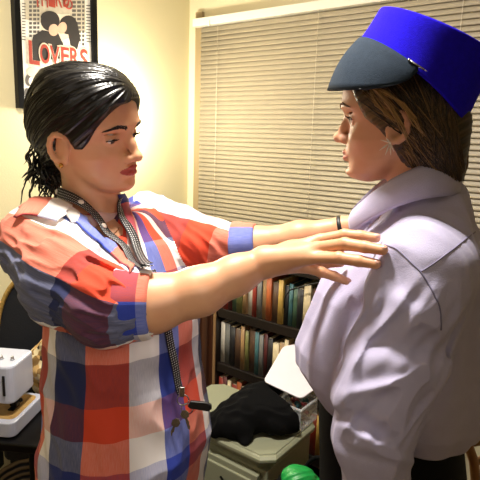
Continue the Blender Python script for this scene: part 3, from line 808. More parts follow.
def hair_left(H, root, B):
    ax = H.ax; W = H.W
    G = SDF()
    G.ell(W(0, -.018, .028), [.0855, .104, .0905], ax, k=0)
    H.hairshell(G, .0065)
    G.ell(W(0, .030, .052), [.066, .064, .056], ax, k=.02)
    G.ell(W(0, -.060, -.005), [.066, .054, .062], ax, k=.03)
    G.ell(W(0, -.094, -.060), [.030, .028, .036], ax, k=.03)
    lo, hi = G.bounds()
    bun = W(0, -.105, -.055); fro = W(-.02, .10, .10); A = nrm(fro - bun); e1 = nrm(np.cross(A, ax[0])); e2 = np.cross(A, e1)
    def groove(p):
        q = p - bun; an = np.arctan2(q @ e2, q @ e1); r = np.hypot(q @ e2, q @ e1)
        g = .0011 * np.sin(an * 23 + 1.3 * np.sin(an * 5)) + .0007 * np.sin(an * 61 + 2 * np.sin(an * 9)) + .0005 * np.sin(an * 120)
        return (g * np.clip(r / .04, 0, 1)).astype(F32)
    G.add(groove, lo, hi, op='d')
    def facecut(p):
        q = H.L(p); y, z = q[:, 1], q[:, 2]
        line = np.interp(y, [-.02, .012, .030, .045, .060, .075, .085, .1], [-.2, -.030, -.022, -.004, .018, .040, .056, .064]) + .006 * (q[:, 0] < 0)
        return (-(line - z) * .8 * 1.0).astype(F32)
    G.add(facecut, lo, hi, k=.004, op='s')
    # space for the ears
    for sx in (-1, 1): G.ell(W(sx * .085, .000, -.017), [.024, .0195, .027], ax, k=.008, op='s')
    G.ell(W(0, .010, -.075), [.07, .048, .05], ax, k=.01, op='s')
    V, Q = G.mesh(.0017)
    C = np.clip(.3 + .25 * vnoise(V * 40, 3), 0, 1)
    paths, rads, tn = [], [], []
    r = random.Random(11)
    # strands combed from the hairline back to the knot
    for i in range(520):
        an = r.uniform(-math.pi, math.pi); fy = r.uniform(.2, 1.0)
        d0 = e1 * math.cos(an) + e2 * math.sin(an)
        pts = []
        for t in np.linspace(0, 1, 14):
            th = (1 - t) * fy * math.pi * .92 + .04
            c_ = W(0, -.006, .031); dirv = A * -math.cos(th) * 1 + 0
            q = bun + (A * (.205 * (1 - math.cos(th)) / 2)) + d0 * (.112 * math.sin(th))
            pts.append(q)
        pts = np.array(pts); pr = G.project(pts, .0004, 5)
        q = H.L(pr); ok = (np.linalg.norm(pr - pts, axis=1) < .05)
        line = np.interp(q[:, 1], [-.02, .012, .030, .045, .060, .075, .085, .1], [-.2, -.030, -.022, -.004, .018, .040, .056, .064])
        ok &= (q[:, 2] > line + .001) & ~((q[:, 1] > -.024) & (q[:, 1] < .022) & (q[:, 2] < .009))
        pr = pr[ok]
        if len(pr) < 5 or np.linalg.norm(np.diff(pr, axis=0), axis=1).max() > .035: continue
        paths.append(pr); rads.append(r.uniform(.0006, .0011)); tn.append(r.random())
    # loose curls at the nape
    for i in range(300):
        a0 = W(r.gauss(0, .017), -.104 + r.gauss(0, .012), -.064 + r.gauss(0, .018)); L_ = r.uniform(.03, .070); sw = r.uniform(-.4, .6); ph = r.uniform(0, 6); cr = r.uniform(.002, .007)
        pts = []; dr = nrm(ax[1] * (-.30 + r.gauss(0, .25)) + ax[2] * -1.0 + ax[0] * r.gauss(0, .28))
        for t in np.linspace(0, 1, 12):
            p_ = a0 + dr * L_ * t + ax[1] * cr * math.sin(ph + t * 5) + ax[0] * cr * math.cos(ph + t * 5) + ax[1] * (.03 * sw * t * t)
            pts.append(p_)
        paths.append(pts); rads.append(r.uniform(.0012, .0025)); tn.append(r.random())
    # wisps: behind the neck and at the forehead
    for base, pts in (((0), [(40, 172, .99), (33, 172, .99), (26, 180, .99), (22, 192, .99), (21, 205, .99)]), (0, [(47, 196, 1.0), (52, 200, 1.0), (58, 192, 1.0), (56, 180, .99), (48, 172, .99)])):
        for k in range(5):
            paths.append([P(x + r.gauss(0, .5), y + r.gauss(0, .5), z) for x, y, z in pts]); rads.append(.0009); tn.append(.3)
    tubes_mesh('hair', paths, rads, tn, M['hairL'], root, extra=(V, Q, C))

def ribbon(name, pts, nor, width, uvscale, mat_, parent, thick=.0012):
    """flat strap through points with surface normals"""
    pts = np.array(pts, float); nor = np.array(nor, float); t = np.gradient(pts, axis=0); t /= np.linalg.norm(t, axis=1, keepdims=True)
    w = np.cross(t, nor); w /= np.linalg.norm(w, axis=1, keepdims=True)
    G = np.stack([pts - w * width / 2, pts, pts + w * width / 2], 1); s = np.r_[0, np.cumsum(np.linalg.norm(np.diff(pts, axis=0), axis=1))]
    b = MB(); b.grid(G, 0, thick); o = b.build(name, mat_, parent); l = o.data.uv_layers.new(name='cloth'); n0 = G.shape[0] * 3
    for lp in o.data.loops:
        i = lp.vertex_index % n0; l.data[lp.index].uv = (s[i // 3], (i % 3) * width / 2)
    return o
def lanyard(T, B, U):
    U2 = SDF(); U2.items = T.items + B.items
    U3 = SDF(); U3.items = [T.items[0]] + [i for i in T.items if i[4] == 'd']
    def trail(line, off, U2=U2):
        line = np.array(line, float); d = np.r_[0, np.cumsum(np.linalg.norm(np.diff(line, axis=0), axis=1))]; t = np.linspace(0, d[-1], max(8, int(d[-1] / 3)))
        q = np.stack([np.interp(t, d, line[:, k]) for k in range(2)], 1); X = np.array([U2.hit(*p) for p in q])
        for _ in range(50): X[1:-1] = X[1:-1] * .4 + (X[:-2] + X[2:]) * .3
        pr = U2.project(X, off, 5); g = U2.grad(pr)
        dd = U2(X); X = np.where((dd < off * .7)[:, None], pr, X)
        for _ in range(8): X[1:-1] = X[1:-1] * .4 + (X[:-2] + X[2:]) * .3
        dd = U2(X); g0 = U2.grad(X); X = X + g0 * np.maximum(.0062 - dd, 0)[:, None]
        for _ in range(60): g[1:-1] = (g[:-2] + g[1:-1] + g[2:]) / 3
        return X, g / np.linalg.norm(g, axis=1, keepdims=True)
    root = empty('lanyard', U2.hit(152, 290), 'black white-dotted lanyard with keys hanging from the neck over the plaid shirt', 'lanyard')
    a, ga = trail([(57, 190), (62, 198), (75, 209), (92, 223), (110, 240), (126, 254), (140, 267), (148, 275)], .0135); ribbon('strap', a, ga, .020, 1, M['lanyard'], root)
    c, gc = trail([(114, 195), (119, 208), (124, 222), (132, 240), (141, 257), (149, 272)], .0135); ribbon('strap', c, gc, .018, 1, M['lanyard'], root)
    e, ge = trail([(149, 272), (157, 300), (165, 333), (172, 365), (175, 392)], .012, U3); ribbon('strap', e, ge, .017, 1, M['lanyard'], root)
    for k, (px, py) in enumerate(((62, 197), (75, 209), (92, 223))):
        i = int(np.argmin(np.linalg.norm(a - P(px, py, a[:, 1].mean()), axis=1))); i = [2, len(a) // 4, len(a) // 2 - 2][k]
        b = MB(); A = axes(ga[i], [0, 0, 1]); b.lathe([(.0001, .0042), (.0035, .0038), (.0055, .0022), (.0055, .001)], a[i], [A[0], A[2], A[1]], 18); b.build('pin_badge', M['pearl'], root)
    # split rings, clasp, keys
    base = e[-1] + ge[-1] * .004
    for k, (dx, dz, r) in enumerate(((.002, -.012, .011), (.010, -.030, .011))):
        b = MB(); b.tube([base + np.array([dx + r * math.cos(w), -.003, dz + r * math.sin(w)]) for w in np.linspace(0, 2 * math.pi, 21)], .0012, 6); b.build('key_ring', M['silver'], root)
    b = MB(); b.box(base + [0, -.002, .004], (.010, .005, .020)); b.build('clasp', M['silver'], root, .001)
    q0 = base + np.array([.012, -.004, -.016]); b = MB(); d = nrm([.04, -.004, -.008])
    b.prism([(0, -.006), (.006, -.009), (.040, -.008), (.046, -.002), (.044, .006), (.036, .009), (.004, .006)], q0, [nrm([1, -.05, -.14]), nrm([0, -1, 0]), nrm([.14, 0, 1])], .007); b.build('key_fob', M['black_rubber'], root, .0015)
    for k in range(2):
        b = MB(); o = base + np.array([.004 - .010 * k, -.008 - .010 * k, -.030 - .012 * k]); ax_ = [nrm([.3 - .7 * k, -.05, -1]), nrm([0, -1, 0]), nrm([1, 0, .3 - .7 * k])]
        b.prism([(0, -.003), (.006, -.008), (.014, -.007), (.017, -.002), (.038, -.002), (.040, .001), (.034, .0035), (.030, .002), (.026, .004), (.017, .002), (.014, .007), (.006, .008), (0, .003)], o, ax_, .0018); b.build('key', M['silver'], root)

# ================================================================== woman in the blue hat
def right_woman():
    root = empty('person', (.30, .87, 0), 'person in a tall royal blue hat and pale lavender shirt, standing in profile', 'person')
    hax = tilt_frame(160, 3, -2)
    H = Head((.250, .872, 1.543), hax, .97, nose=(.1065, -.034), gaze=-8, lid=1.25)
    f = nrm([-.966, .26, 0]); tax = axes(f, [0, 0, 1]); left = -tax[0]
    mid = np.array([.300, .872, 1.345])
    B = SDF(); H.add(B)
    nk = mid + f * .0 + np.array([0, 0, .03])
    nb = H.W(0, -.040, -.055)
    B.chain([H.W(0, -.025, -.03), nb, nk], [.050, .048, .056], k=.018)
    B.cone(H.W(-.042, -.035, -.05), nk + f * .05 - np.array([0, 0, .01]), .012, .010, k=.02)
    tab = [(-.40, .125, .09, -.095, 0), (-.30, .12, .09, -.09, 0), (-.14, .125, .105, -.09, 0), (-.05, .13, .085, -.085, 0), (.005, .12, .055, -.07, 0), (.04, .08, .04, -.055, 0)]
    B.stack(mid, tax, tab, 2.2, k=.03)
    sL = P(425, 270, .715); eL = P(377, 440, .70); wL = P(352, 575, .70)
    B.cone(nk - np.array([0, 0, .03]), sL, .035, .045, k=.04); B.chain([sL, eL], [.046, .038], k=.03)
    B.chain([eL, eL * .45 + wL * .55, wL], [.037, .033, .024], k=.02)
    sR = mid - left * .155 + np.array([0, 0, -.03]); eR = sR + np.array([-.01, .03, -.28]) - f * .02; wR = eR - f * .03 + np.array([0, 0, -.22])
    B.cone(nk - np.array([0, 0, .03]), sR, .035, .045, k=.04); B.chain([sR, eR], [.046, .038], k=.03); B.chain([eR, wR], [.036, .024], k=.02)
    for w, e, sd in ((wL, eL, -1), (wR, eR, 1)):
        d = nrm(w - e) * .6 + np.array([0, 0, -.55]); d = nrm(d); lat = f; pn = tax[0] * sd
        for k in range(4):
            o = (1.5 - k) * .019; j0 = w + d * .085 + lat * o; Ls = [.040, .045, .042, .033][k]
            J = [j0, j0 + d * Ls - pn * .004, j0 + d * Ls * 1.6 - pn * .014, j0 + d * Ls * 2.05 - pn * .024]
            B.cone(w, J[0], .016, .0098, k=.012); B.chain(J, [.0092, .0085, .0078, .0068], k=.003)
        J = [w + d * .02 + lat * .012, w + d * .050 + lat * .042 - pn * .008, w + d * .080 + lat * .050 - pn * .014, w + d * .103 + lat * .050 - pn * .020]
        B.chain(J, [.014, .0115, .0098, .0080], k=.008)
    V, Q = B.mesh(HV + .0001); me = np_mesh('body', V, Q)
    C = np.zeros((len(V), 3)); C[:, 0] = H.tint(V) * .7; set_col(me, 'tint', C)
    body = link_mesh('body', me, M['skinR'], root); H.body = B; H.body_project = lambda p, off: B.project(p, off, 3)
    H.features(body, (M['eyewhite'], M['iris'], M['pupil']), M['browR'], M['lash'], brow_z=.018, brow_r=.0012)

    # ---- blouse
    T = SDF()
    tab = [(-.335, .125, .085, -.108, 0), (-.318, .150, .110, -.128, 0), (-.285, .165, .145, -.142, 0), (-.262, .168, .168, -.148, 0), (-.240, .170, .186, -.150, 0), (-.205, .170, .189, -.150, 0), (-.15, .167, .178, -.145, 0), (-.10, .163, .160, -.138, 0),
           (-.05, .158, .125, -.124, 0), (0, .148, .092, -.102, 0), (.035, .112, .062, -.080, 0), (.062, .080, .052, -.074, 0), (.092, .066, .048, -.067, 0)]
    T.stack(mid, tax, tab, 2.2, k=0)
    arm = [sL + np.array([-.004, .004, .0]), P(411, 305, .705), P(400, 352, .70), P(379, 400, .70), P(374, 440, .70), P(377, 478, .70), P(362, 530, .70), P(350, 562, .70)]
    T.chain(arm, [.058, .056, .0585, .055, .053, .043, .040, .034], k=.02)
    T.cone(nk - np.array([0, 0, .035]), sL, .045, .050, k=.06); T.cone(nk - np.array([0, 0, .035]), sR, .045, .05, k=.03)
    T.chain([sR, eR, wR + np.array([0, 0, .02])], [.055, .052, .034], k=.03)
    bb = T.bounds()
    # folds: sleeve drag lines, elbow crush and the bloused body
    T.add(far_from(fold_disp(0, aniso([-.55, 0, -1], 9, 34), 21, .0075), [(arm[1], arm[3])], .07, .085), *bb, op='d')
    def elbow(p):
        d = np.zeros(len(p))
        for (x0, y0, x1, y1, a, w) in ((345, 395, 425, 378, .010, .010), (385, 440, 425, 372, .012, .009), (340, 425, 395, 455, .008, .008), (352, 412, 388, 436, -.010, .011), (355, 445, 412, 462, .009, .008), (372, 345, 436, 352, -.010, .016),
                                       (365, 330, 345, 400, .006, .007), (384, 262, 372, 320, .005, .007), (398, 262, 420, 330, -.008, .014), (437, 290, 441, 340, .004, .008), (400, 300, 440, 330, .007, .012), (362, 352, 400, 330, -.008, .013)):
            a3 = P(x0, y0, .655); b3 = P(x1, y1, .655); ab = b3 - a3; e = p - EYE; e = EYE + e * (.655 / np.maximum(e[:, 1], .1))[:, None]
            t = np.clip(((e - a3) @ ab) / (ab @ ab), 0, 1); dd = np.linalg.norm(e - a3 - t[:, None] * ab, axis=1)
            taper = .4 + .6 * np.sin(np.pi * np.clip(t, .05, .95)); d -= a * taper * np.exp(-(dd / w) ** 2)
        fr = np.clip((.72 - p[:, 1]) / .03, 0, 1)
        return (d * fr).astype(F32)
    T.add(elbow, *bb, op='d')
    T.add(far_from(fold_disp(0, aniso([-.1, 0, -1], 7, 24), 31, .0060), [(mid - [0, 0, .12], mid - [0, 0, .34])], .24, .3), *bb, op='d')
    # gathers under the yoke seam
    T.cone(nk - np.array([0, 0, .03]) , nk + np.array([-.01, 0, .10]), .062, .066, k=.006, op='s')
    T.cone(wL, wL + nrm(wL - eL) * .08, .028, .03, k=.003, op='s')
    V, Q = T.mesh(.0024); me = np_mesh('shirt', V, Q); link_mesh('shirt', me, M['blouse'], root)
    # seams: yoke and armhole, lying on the cloth
    def seam(pts, r=.0011, off=.0002):
        pts = np.array(pts, float); d = np.r_[0, np.cumsum(np.linalg.norm(np.diff(pts, axis=0), axis=1))]; t = np.linspace(0, d[-1], int(d[-1] / 3) + 2)
        q = np.stack([np.interp(t, d, pts[:, k]) for k in range(2)], 1); X = np.array([T.hit(*p) for p in q]); 
        for _ in range(2): X[1:-1] = X[1:-1] * .5 + (X[:-2] + X[2:]) * .25
        X = T.project(X, off, 3); b = MB(); b.tube(X, r, 6); return b.build('seam', M['seam'], root)
    seam([(385, 245), (396, 248), (408, 259), (421, 272), (432, 290), (440, 308), (441, 330)], .0011)
    seam([(421, 272), (436, 262), (452, 250), (466, 239), (475, 232)], .0010)
    # gathers below the yoke
    # ---- collar
    n = 72; rows = []
    cc = np.array([.272, .868, 1.397]); fx, lx = f, left
    G = []
    for i in range(n + 1):
        w = -2.78 + 5.56 * i / n      # angle from the nape round to both front ends
        cw, sw = math.cos(w), math.sin(w)
        fr = (1 - cw) / 2              # 0 nape, 1 front
        zt = .078 - .090 * fr ** 2.4
        top = cc + lx * (.066 * sw) + np.array([0, 0, zt]) - fx * (.067 * cw if cw > 0 else .083 * cw)
        ro = .086
        bot = cc + lx * (ro * sw) + np.array([0, 0, zt - .041 - .010 * (1 - fr)]) - fx * ((.080 if cw > 0 else .082) * cw)
        stand = cc + lx * (.060 * sw) + np.array([0, 0, zt - .045]) - fx * (.060 * cw if cw > 0 else .074 * cw)
        col = []
        for t in (0, .5, .9): col.append(stand * (1 - t) + (top - [0, 0, .003]) * t)
        col.append(top + [0, 0, .0025])
        for t in (.12, .3, .5, .7, .88, 1.0):
            p_ = top * (1 - t) + bot * t; out = -fx * cw + lx * sw
            col.append(p_ + out * (.008 * math.sin(math.pi * min(1, t * .9)) + .003) + np.array([0, 0, .003 * math.sin(math.pi * t)]))
        G.append(col)
    G = np.array(G).transpose(1, 0, 2)
    # the outer fall rests on the shoulders
    fall = G[-6:].reshape(-1, 3); dd = T(fall); gr = T.grad(fall); low = dd < .0025
    fall[low] += gr[low] * (.0025 - dd[low])[:, None]; G[-6:] = fall.reshape(6, -1, 3)
    b = MB(); b.grid(G, 0, .0016); b.build('collar', M['blouse'], root)
    # ---- trousers, shoes
    K = SDF(); hip = np.array([mid[0] - .005, mid[1] + .01, .86])
    K.stack(hip, tax, [(-.14, .17, .115, -.130, 0), (-.04, .178, .125, -.140, 0), (.06, .165, .130, -.132, 0), (.15, .150, .138, -.115, 0), (.225, .135, .140, -.10, 0)], 2.2, k=0)
    feet = []
    for sx in (-1, 1):
        a0 = hip + tax[0] * sx * .09 - [0, 0, .08]; kn = hip + tax[0] * sx * .10 + f * .02 - [0, 0, .40]; an = np.array([hip[0] + tax[0][0] * sx * .11, hip[1] + tax[0][1] * sx * .11, .09])
        K.chain([a0, kn, an], [.092, .066, .056], k=.04); feet.append(an)
    V, Q = K.mesh(.006); link_mesh('trousers', np_mesh('trousers', V, Q), M['trousers'], root)
    b = MB()
    ring = [(math.sin(w), math.cos(w)) for w in np.linspace(0, 2 * math.pi, 49)[:-1]]
    for an in feet:
        K = SDF(); g = np.array([an[0], an[1], 0]); K.chain([g + [0, 0, .045] - f * .03, g + f * .08 + [0, 0, .035], g + f * .15 + [0, 0, .028]], [.038, .038, .030], k=.03)
        K.cone(g + [0, 0, .05], g + [0, 0, .09], .036, .036, k=.02)
        K.stack(g, tax, [(-.2, .3, .3, -.3, 0), (-.001, .3, .3, -.3, 0)], 8, k=.003, op='s')
        V, Q = K.mesh(.004); link_mesh('shoe', np_mesh('shoe', V, Q), M['shoe'], root)

    # ---- hat
    def disc_frame(deg, away):
        a = math.radians(deg); bk = np.array([math.cos(a), 0, -math.sin(a)]); sd = np.array([0, math.cos(math.radians(away)), math.sin(math.radians(away))]); return bk, sd, nrm(np.cross(bk, sd))
    b0, s0_, u0_ = disc_frame(38, 5); b1, s1_, u1_ = disc_frame(23, 8)
    c0 = P(409.5, 85, .872); c1 = P(437, 34, .858); r0, r1 = .1075, .0960
    hc, hu, back, side, hr = c0, u0_, b0, s0_, r0
    def ringpt(t, w, k=1.0):  # t 0 at the open edge, 1 at the crown
        c = c0 * (1 - t) + c1 * t; bk = b0 * (1 - t) + b1 * t; sd = s0_ * (1 - t) + s1_ * t; r = (r0 * (1 - t) + r1 * t) * k
        return c + (bk * math.cos(w) + sd * math.sin(w)) * r
    n = 96; hat = MB(); G = []
    prof = [(.02, .90), (-.012, .935), (-.016, .985), (-.004, 1.002), (.03, 1.0), (.2, .994), (.4, .99), (.6, .99), (.8, .994), (.95, 1.0), (.985, .995), (1.0, .975), (1.012, .93), (1.018, .8), (1.022, .4), (1.023, .01)]
    for t, k in prof: G.append([ringpt(t, 2 * math.pi * i / n, k) for i in range(n)])
    hat.grid(np.array(G), 0, 0, wrap=True)
    G = [[ringpt(t, 2 * math.pi * i / n, k) for i in range(n)] for t, k in ((.02, .90), (.3, .90), (.6, .90), (.88, .90), (.93, .6), (.94, .01))]
    hat.grid(np.array(G), 0, 0, wrap=True)
    crown = hat.build('hat', M['felt'], root); crown['label'] = 'tall royal blue felt drum hat with slate grey visor'
    b = MB(); th = math.radians(-10); b.tube([ringpt(t, th, 1.004) for t in np.linspace(.02, .95, 12)], .0012, 6); b.build('hat_seam', M['felt'], crown)
    # visor sewn to the front of the open edge, sloping down and forward
    PH = math.radians(74); G = []; n = 48
    D = P(327, 93, .872) - P(357, 44, .872)
    for i in range(n + 1):
        t = -1 + 2 * i / n; ph = PH * t; w = math.pi - ph
        fz = max(0, (math.cos(ph) - math.cos(PH)) / (1 - math.cos(PH))); fz = fz ** .62
        inner = ringpt(.045, w, 1.006); d0 = inner - c0; rad = nrm(d0)
        outer = inner + D * fz + np.array([0, rad[1], 0]) * .020 * fz + rad * .002 + np.array([0, 0, -.006])
        col = []
        for k in np.linspace(0, 1, 9): col.append(inner * (1 - k) + outer * k + rad * (.007 * math.sin(math.pi * k) * fz))
        G.append(col)
    b = MB(); b.grid(np.array(G), 0, .0028); v = b.build('visor', M['visor'], crown)
    b = MB(); q0 = ringpt(.075, math.pi + PH * .97, 1.03); d = nrm(ringpt(.10, math.pi + PH * 1.12, 1.03) - q0)
    b.tube([q0 - d * .012, q0 + d * .013], [.0017, .0015], 8); b.ball(q0 - d * .012, .0022); b.tube([q0 + d * .013, q0 + d * .018], .0008, 6); b.build('hat_pin', M['silver'], crown)

    # ---- hair
    W = H.W; ax = H.ax; G = SDF()
    G.ell(W(0, -.018, .008), [.0820, .094, .094], ax, k=0)
    H.hairshell(G, .006)
    G.ell(W(0, -.060, -.055), [.064, .050, .070], ax, k=.03)
    G.ell(W(0, -.070, -.095), [.050, .034, .035], ax, k=.02)
    lo, hi = G.bounds()
    def ann(q):  # strands run from the temple down and back
        return q[:, 2] * 1.0 + q[:, 1] * .55
    def groove(p):
        q = H.L(p); g = ann(q); return (.0006 * np.sin(g * 420 + 1.2 * np.sin(g * 90)) + .0004 * np.sin(g * 1100)).astype(F32)
    G.add(groove, lo, hi, op='d')
    HLz = [-.14, -.11, -.075, -.045, -.02, 0, .03, .05, .08]; HLy = [-.03, -.024, -.012, .002, .022, .046, .063, .071, .078]
    def cut(p):
        q = H.L(p); return (-(q[:, 1] - np.interp(q[:, 2], HLz, HLy)) * .75).astype(F32)
    G.add(cut, lo, hi, k=.006, op='s')
    for sx in (-1, 1): G.ell(W(sx * .090, .006, -.033), [.018, .013, .015], ax, k=.006, op='s')
    def top(p): return (-((p - hc) @ hu - .020)).astype(F32)
    G.add(top, lo, hi, k=.004, op='s')
    V, Q = G.mesh(.0018); q = H.L(V)
    C = np.clip(.10 + .06 * np.sin(ann(q) * 300 + 2) + .05 * np.sin(ann(q) * 830) + .25 * np.exp(-((q[:, 1] - .045) / .025) ** 2 - ((q[:, 2] + .0) / .03) ** 2), .02, 1)
    paths, rads, tn = [], [], []; r = random.Random(4)
    for i in range(520):
        sd = -1 if r.random() < .75 else 1; z0 = r.uniform(.0, .085); y0 = min(np.interp(z0, HLz, HLy) - .004, r.uniform(-.09, .065))
        end = np.array([sd * r.uniform(.02, .06), r.uniform(-.115, -.05), r.uniform(-.125, -.085)])
        st = np.array([sd * .07, y0, z0]); mdp = np.array([sd * .088, (y0 + end[1]) / 2 - .004, (z0 + end[2]) / 2 + r.uniform(0, .018)])
        pts = [W(*(st * (1 - t) ** 2 + mdp * 2 * t * (1 - t) + end * t * t)) for t in np.linspace(0, 1, 16)]
        pr = G.project(np.array(pts), r.uniform(.0002, .0022), 5); q = H.L(pr)
        hb = (pr - hc) @ hu; ok = ~((hb > .004)) & ~((q[:, 1] > -.012) & (q[:, 1] < .016) & (q[:, 2] < -.020) & (q[:, 2] > -.046)); 
        if not ok.all():
            k = int(np.argmin(ok)); 
            if k > 9: pr = pr[:k]
            else: pr = pr[len(ok) - int(np.argmin(ok[::-1])):]
        if len(pr) < 5 or np.linalg.norm(np.diff(pr, axis=0), axis=1).max() > .03: continue
        paths.append(pr); rads.append(r.uniform(.0006, .0012)); tn.append(min(1, max(0, r.gauss(.10, .10) + (.5 if y0 > .03 and r.random() < .4 else 0))))
    # loose fair strands at the temple and flyaways behind
    for pts in ([(366, 84, .80), (378, 92, .785), (392, 108, .775), (402, 126, .775), (407, 140, .785)], [(372, 86, .79), (386, 92, .78), (402, 104, .775), (415, 120, .775), (424, 136, .78)],
                [(370, 92, .79), (377, 104, .785), (386, 114, .78), (396, 122, .78)]):
        for k in range(14):
            paths.append([P(x + r.gauss(0, 1.2), y + r.gauss(0, 1.4), z) for x, y, z in pts]); rads.append(.0009); tn.append(r.uniform(.55, 1))
    for k in range(26):
        x = r.uniform(461, 466); paths.append([P(x, 128, .87), P(x + r.uniform(1, 5), 145, .87), P(x + r.uniform(0, 4), 165, .87), P(x - r.uniform(2, 8), 184 + r.uniform(0, 8), .87)]); rads.append(.0006); tn.append(r.uniform(.2, .6))
    tubes_mesh('hair', paths, rads, tn, M['hairR'], root, extra=(V, Q, C))
    # feathery pale earring
    b = MB(); c0 = H.W(-.083, .004, -.040)
    for dx, dz, L_ in ((-1, -.75, .020), (-1, .25, .016), (-.35, -1, .020), (.1, -1, .019), (.45, -.9, .015), (-.7, .7, .010)):
        d = nrm([dx, -.15, dz]); b.tube([c0, c0 + d * L_ * .5, c0 + d * L_], [.0006, .0013, .0003], 6)
    b.ball(c0, .002); b.build('earring', M['pearl'], root)
    L1.update(RT=T, RB=B, RH=H, rroot=root)
# ================================================================== room
E = nrm([.802, -.598, 0]); NN = nrm([-.598, -.802, 0]); UP = np.array([0, 0, 1.])
CO = np.array([-.268, 2.58, 0])                     # corner between the two walls
DW = 1.91; RH = 2.45
def WP(s, d, z): return CO + E * s + NN * d + UP * z
def on_window_wall(px, py, d=0):
    r = RAY(px, py); p0 = WP(0, d, 0); t = ((p0 - EYE) @ NN) / (r @ NN); p = EYE + r * t; return (p - CO) @ E, p[2]
def on_left_wall(px, py, off=0):
    r = RAY(px, py); p0 = WP(off, 0, 0); t = ((p0 - EYE) @ E) / (r @ E); p = EYE + r * t; return (p - CO) @ NN, p[2]
AW = [E, NN, UP]
def paint(name, col, bump=.12, rough=.6):
    t = NT(name); v = t.coord(); n = t.noise(3, 4, v); c = hexc(col); d = tuple(x * .95 for x in c[:3]) + (1,)
    r = t.ramp(n.outputs[0], [(.3, d), (.7, c)]); t.link(r.outputs[0], t.b.inputs['Base Color']); t.b.inputs['Roughness'].default_value = rough
    n2 = t.noise(160, 3, v); t.bump(n2.outputs[0], bump, .004); return t.m
def wood(name, c0, c1, scale=(1, 1, 12), rough=.45):
    t = NT(name); v = t.coord(scale); n = t.noise(3, 6, v, .6); w = t.new('ShaderNodeTexWave'); w.inputs['Scale'].default_value = 1.2; w.inputs['Distortion'].default_value = 6; w.inputs['Detail'].default_value = 3
    t.link(v, w.inputs[0]); r = t.ramp(w.outputs['Fac'], [(0, hexc(c0)), (1, hexc(c1))]); r2 = t.mix(n.outputs[0], r.outputs[0], hexc(c0)); t.link(r2, t.b.inputs['Base Color'])
    t.b.inputs['Roughness'].default_value = rough; t.bump(n.outputs[0], .15, .003); return t.m
M['wall'] = paint('cream_wall_paint', '#dcd0a4'); M['wallW'] = paint('pale_wall_paint', '#d8cca6')
M['ceil'] = paint('white_ceiling', '#e8e4da'); M['trim'] = paint('beige_trim_paint', '#94805c', .05, .4)
M['white_paint'] = paint('white_gloss_paint', '#e6e0cf', .04, .35)
M['floor'] = wood('floor_boards', '#4a3220', '#6b4a30', (1, 8, 1))
M['slat'] = mat('blind_vinyl', '#988d78', .5, var=.03)
M['cord'] = mat('blind_cord', '#d8cdb6', .7)
M['dark_wood'] = wood('dark_shelf_wood', '#140d0a', '#22160f', (1, 1, 8))
M['edge_wood'] = wood('light_edge_wood', '#8a6a48', '#a58560', (8, 8, 1))
M['brown_wood'] = wood('brown_cabinet_wood', '#3a1f12', '#5a331d', (8, 8, 1))
M['black_metal'] = mat('black_metal', '#0e0e10', .35, .6)
glass = NT('window_glass'); glass.b.inputs['Transmission Weight'].default_value = 1; glass.b.inputs['Roughness'].default_value = .02; glass.b.inputs['Base Color'].default_value = (.9, .95, .95, 1); M['glass'] = glass.m
def structure(mb, name, m): o = mb.build(name, m); o['kind'] = 'structure'; return o
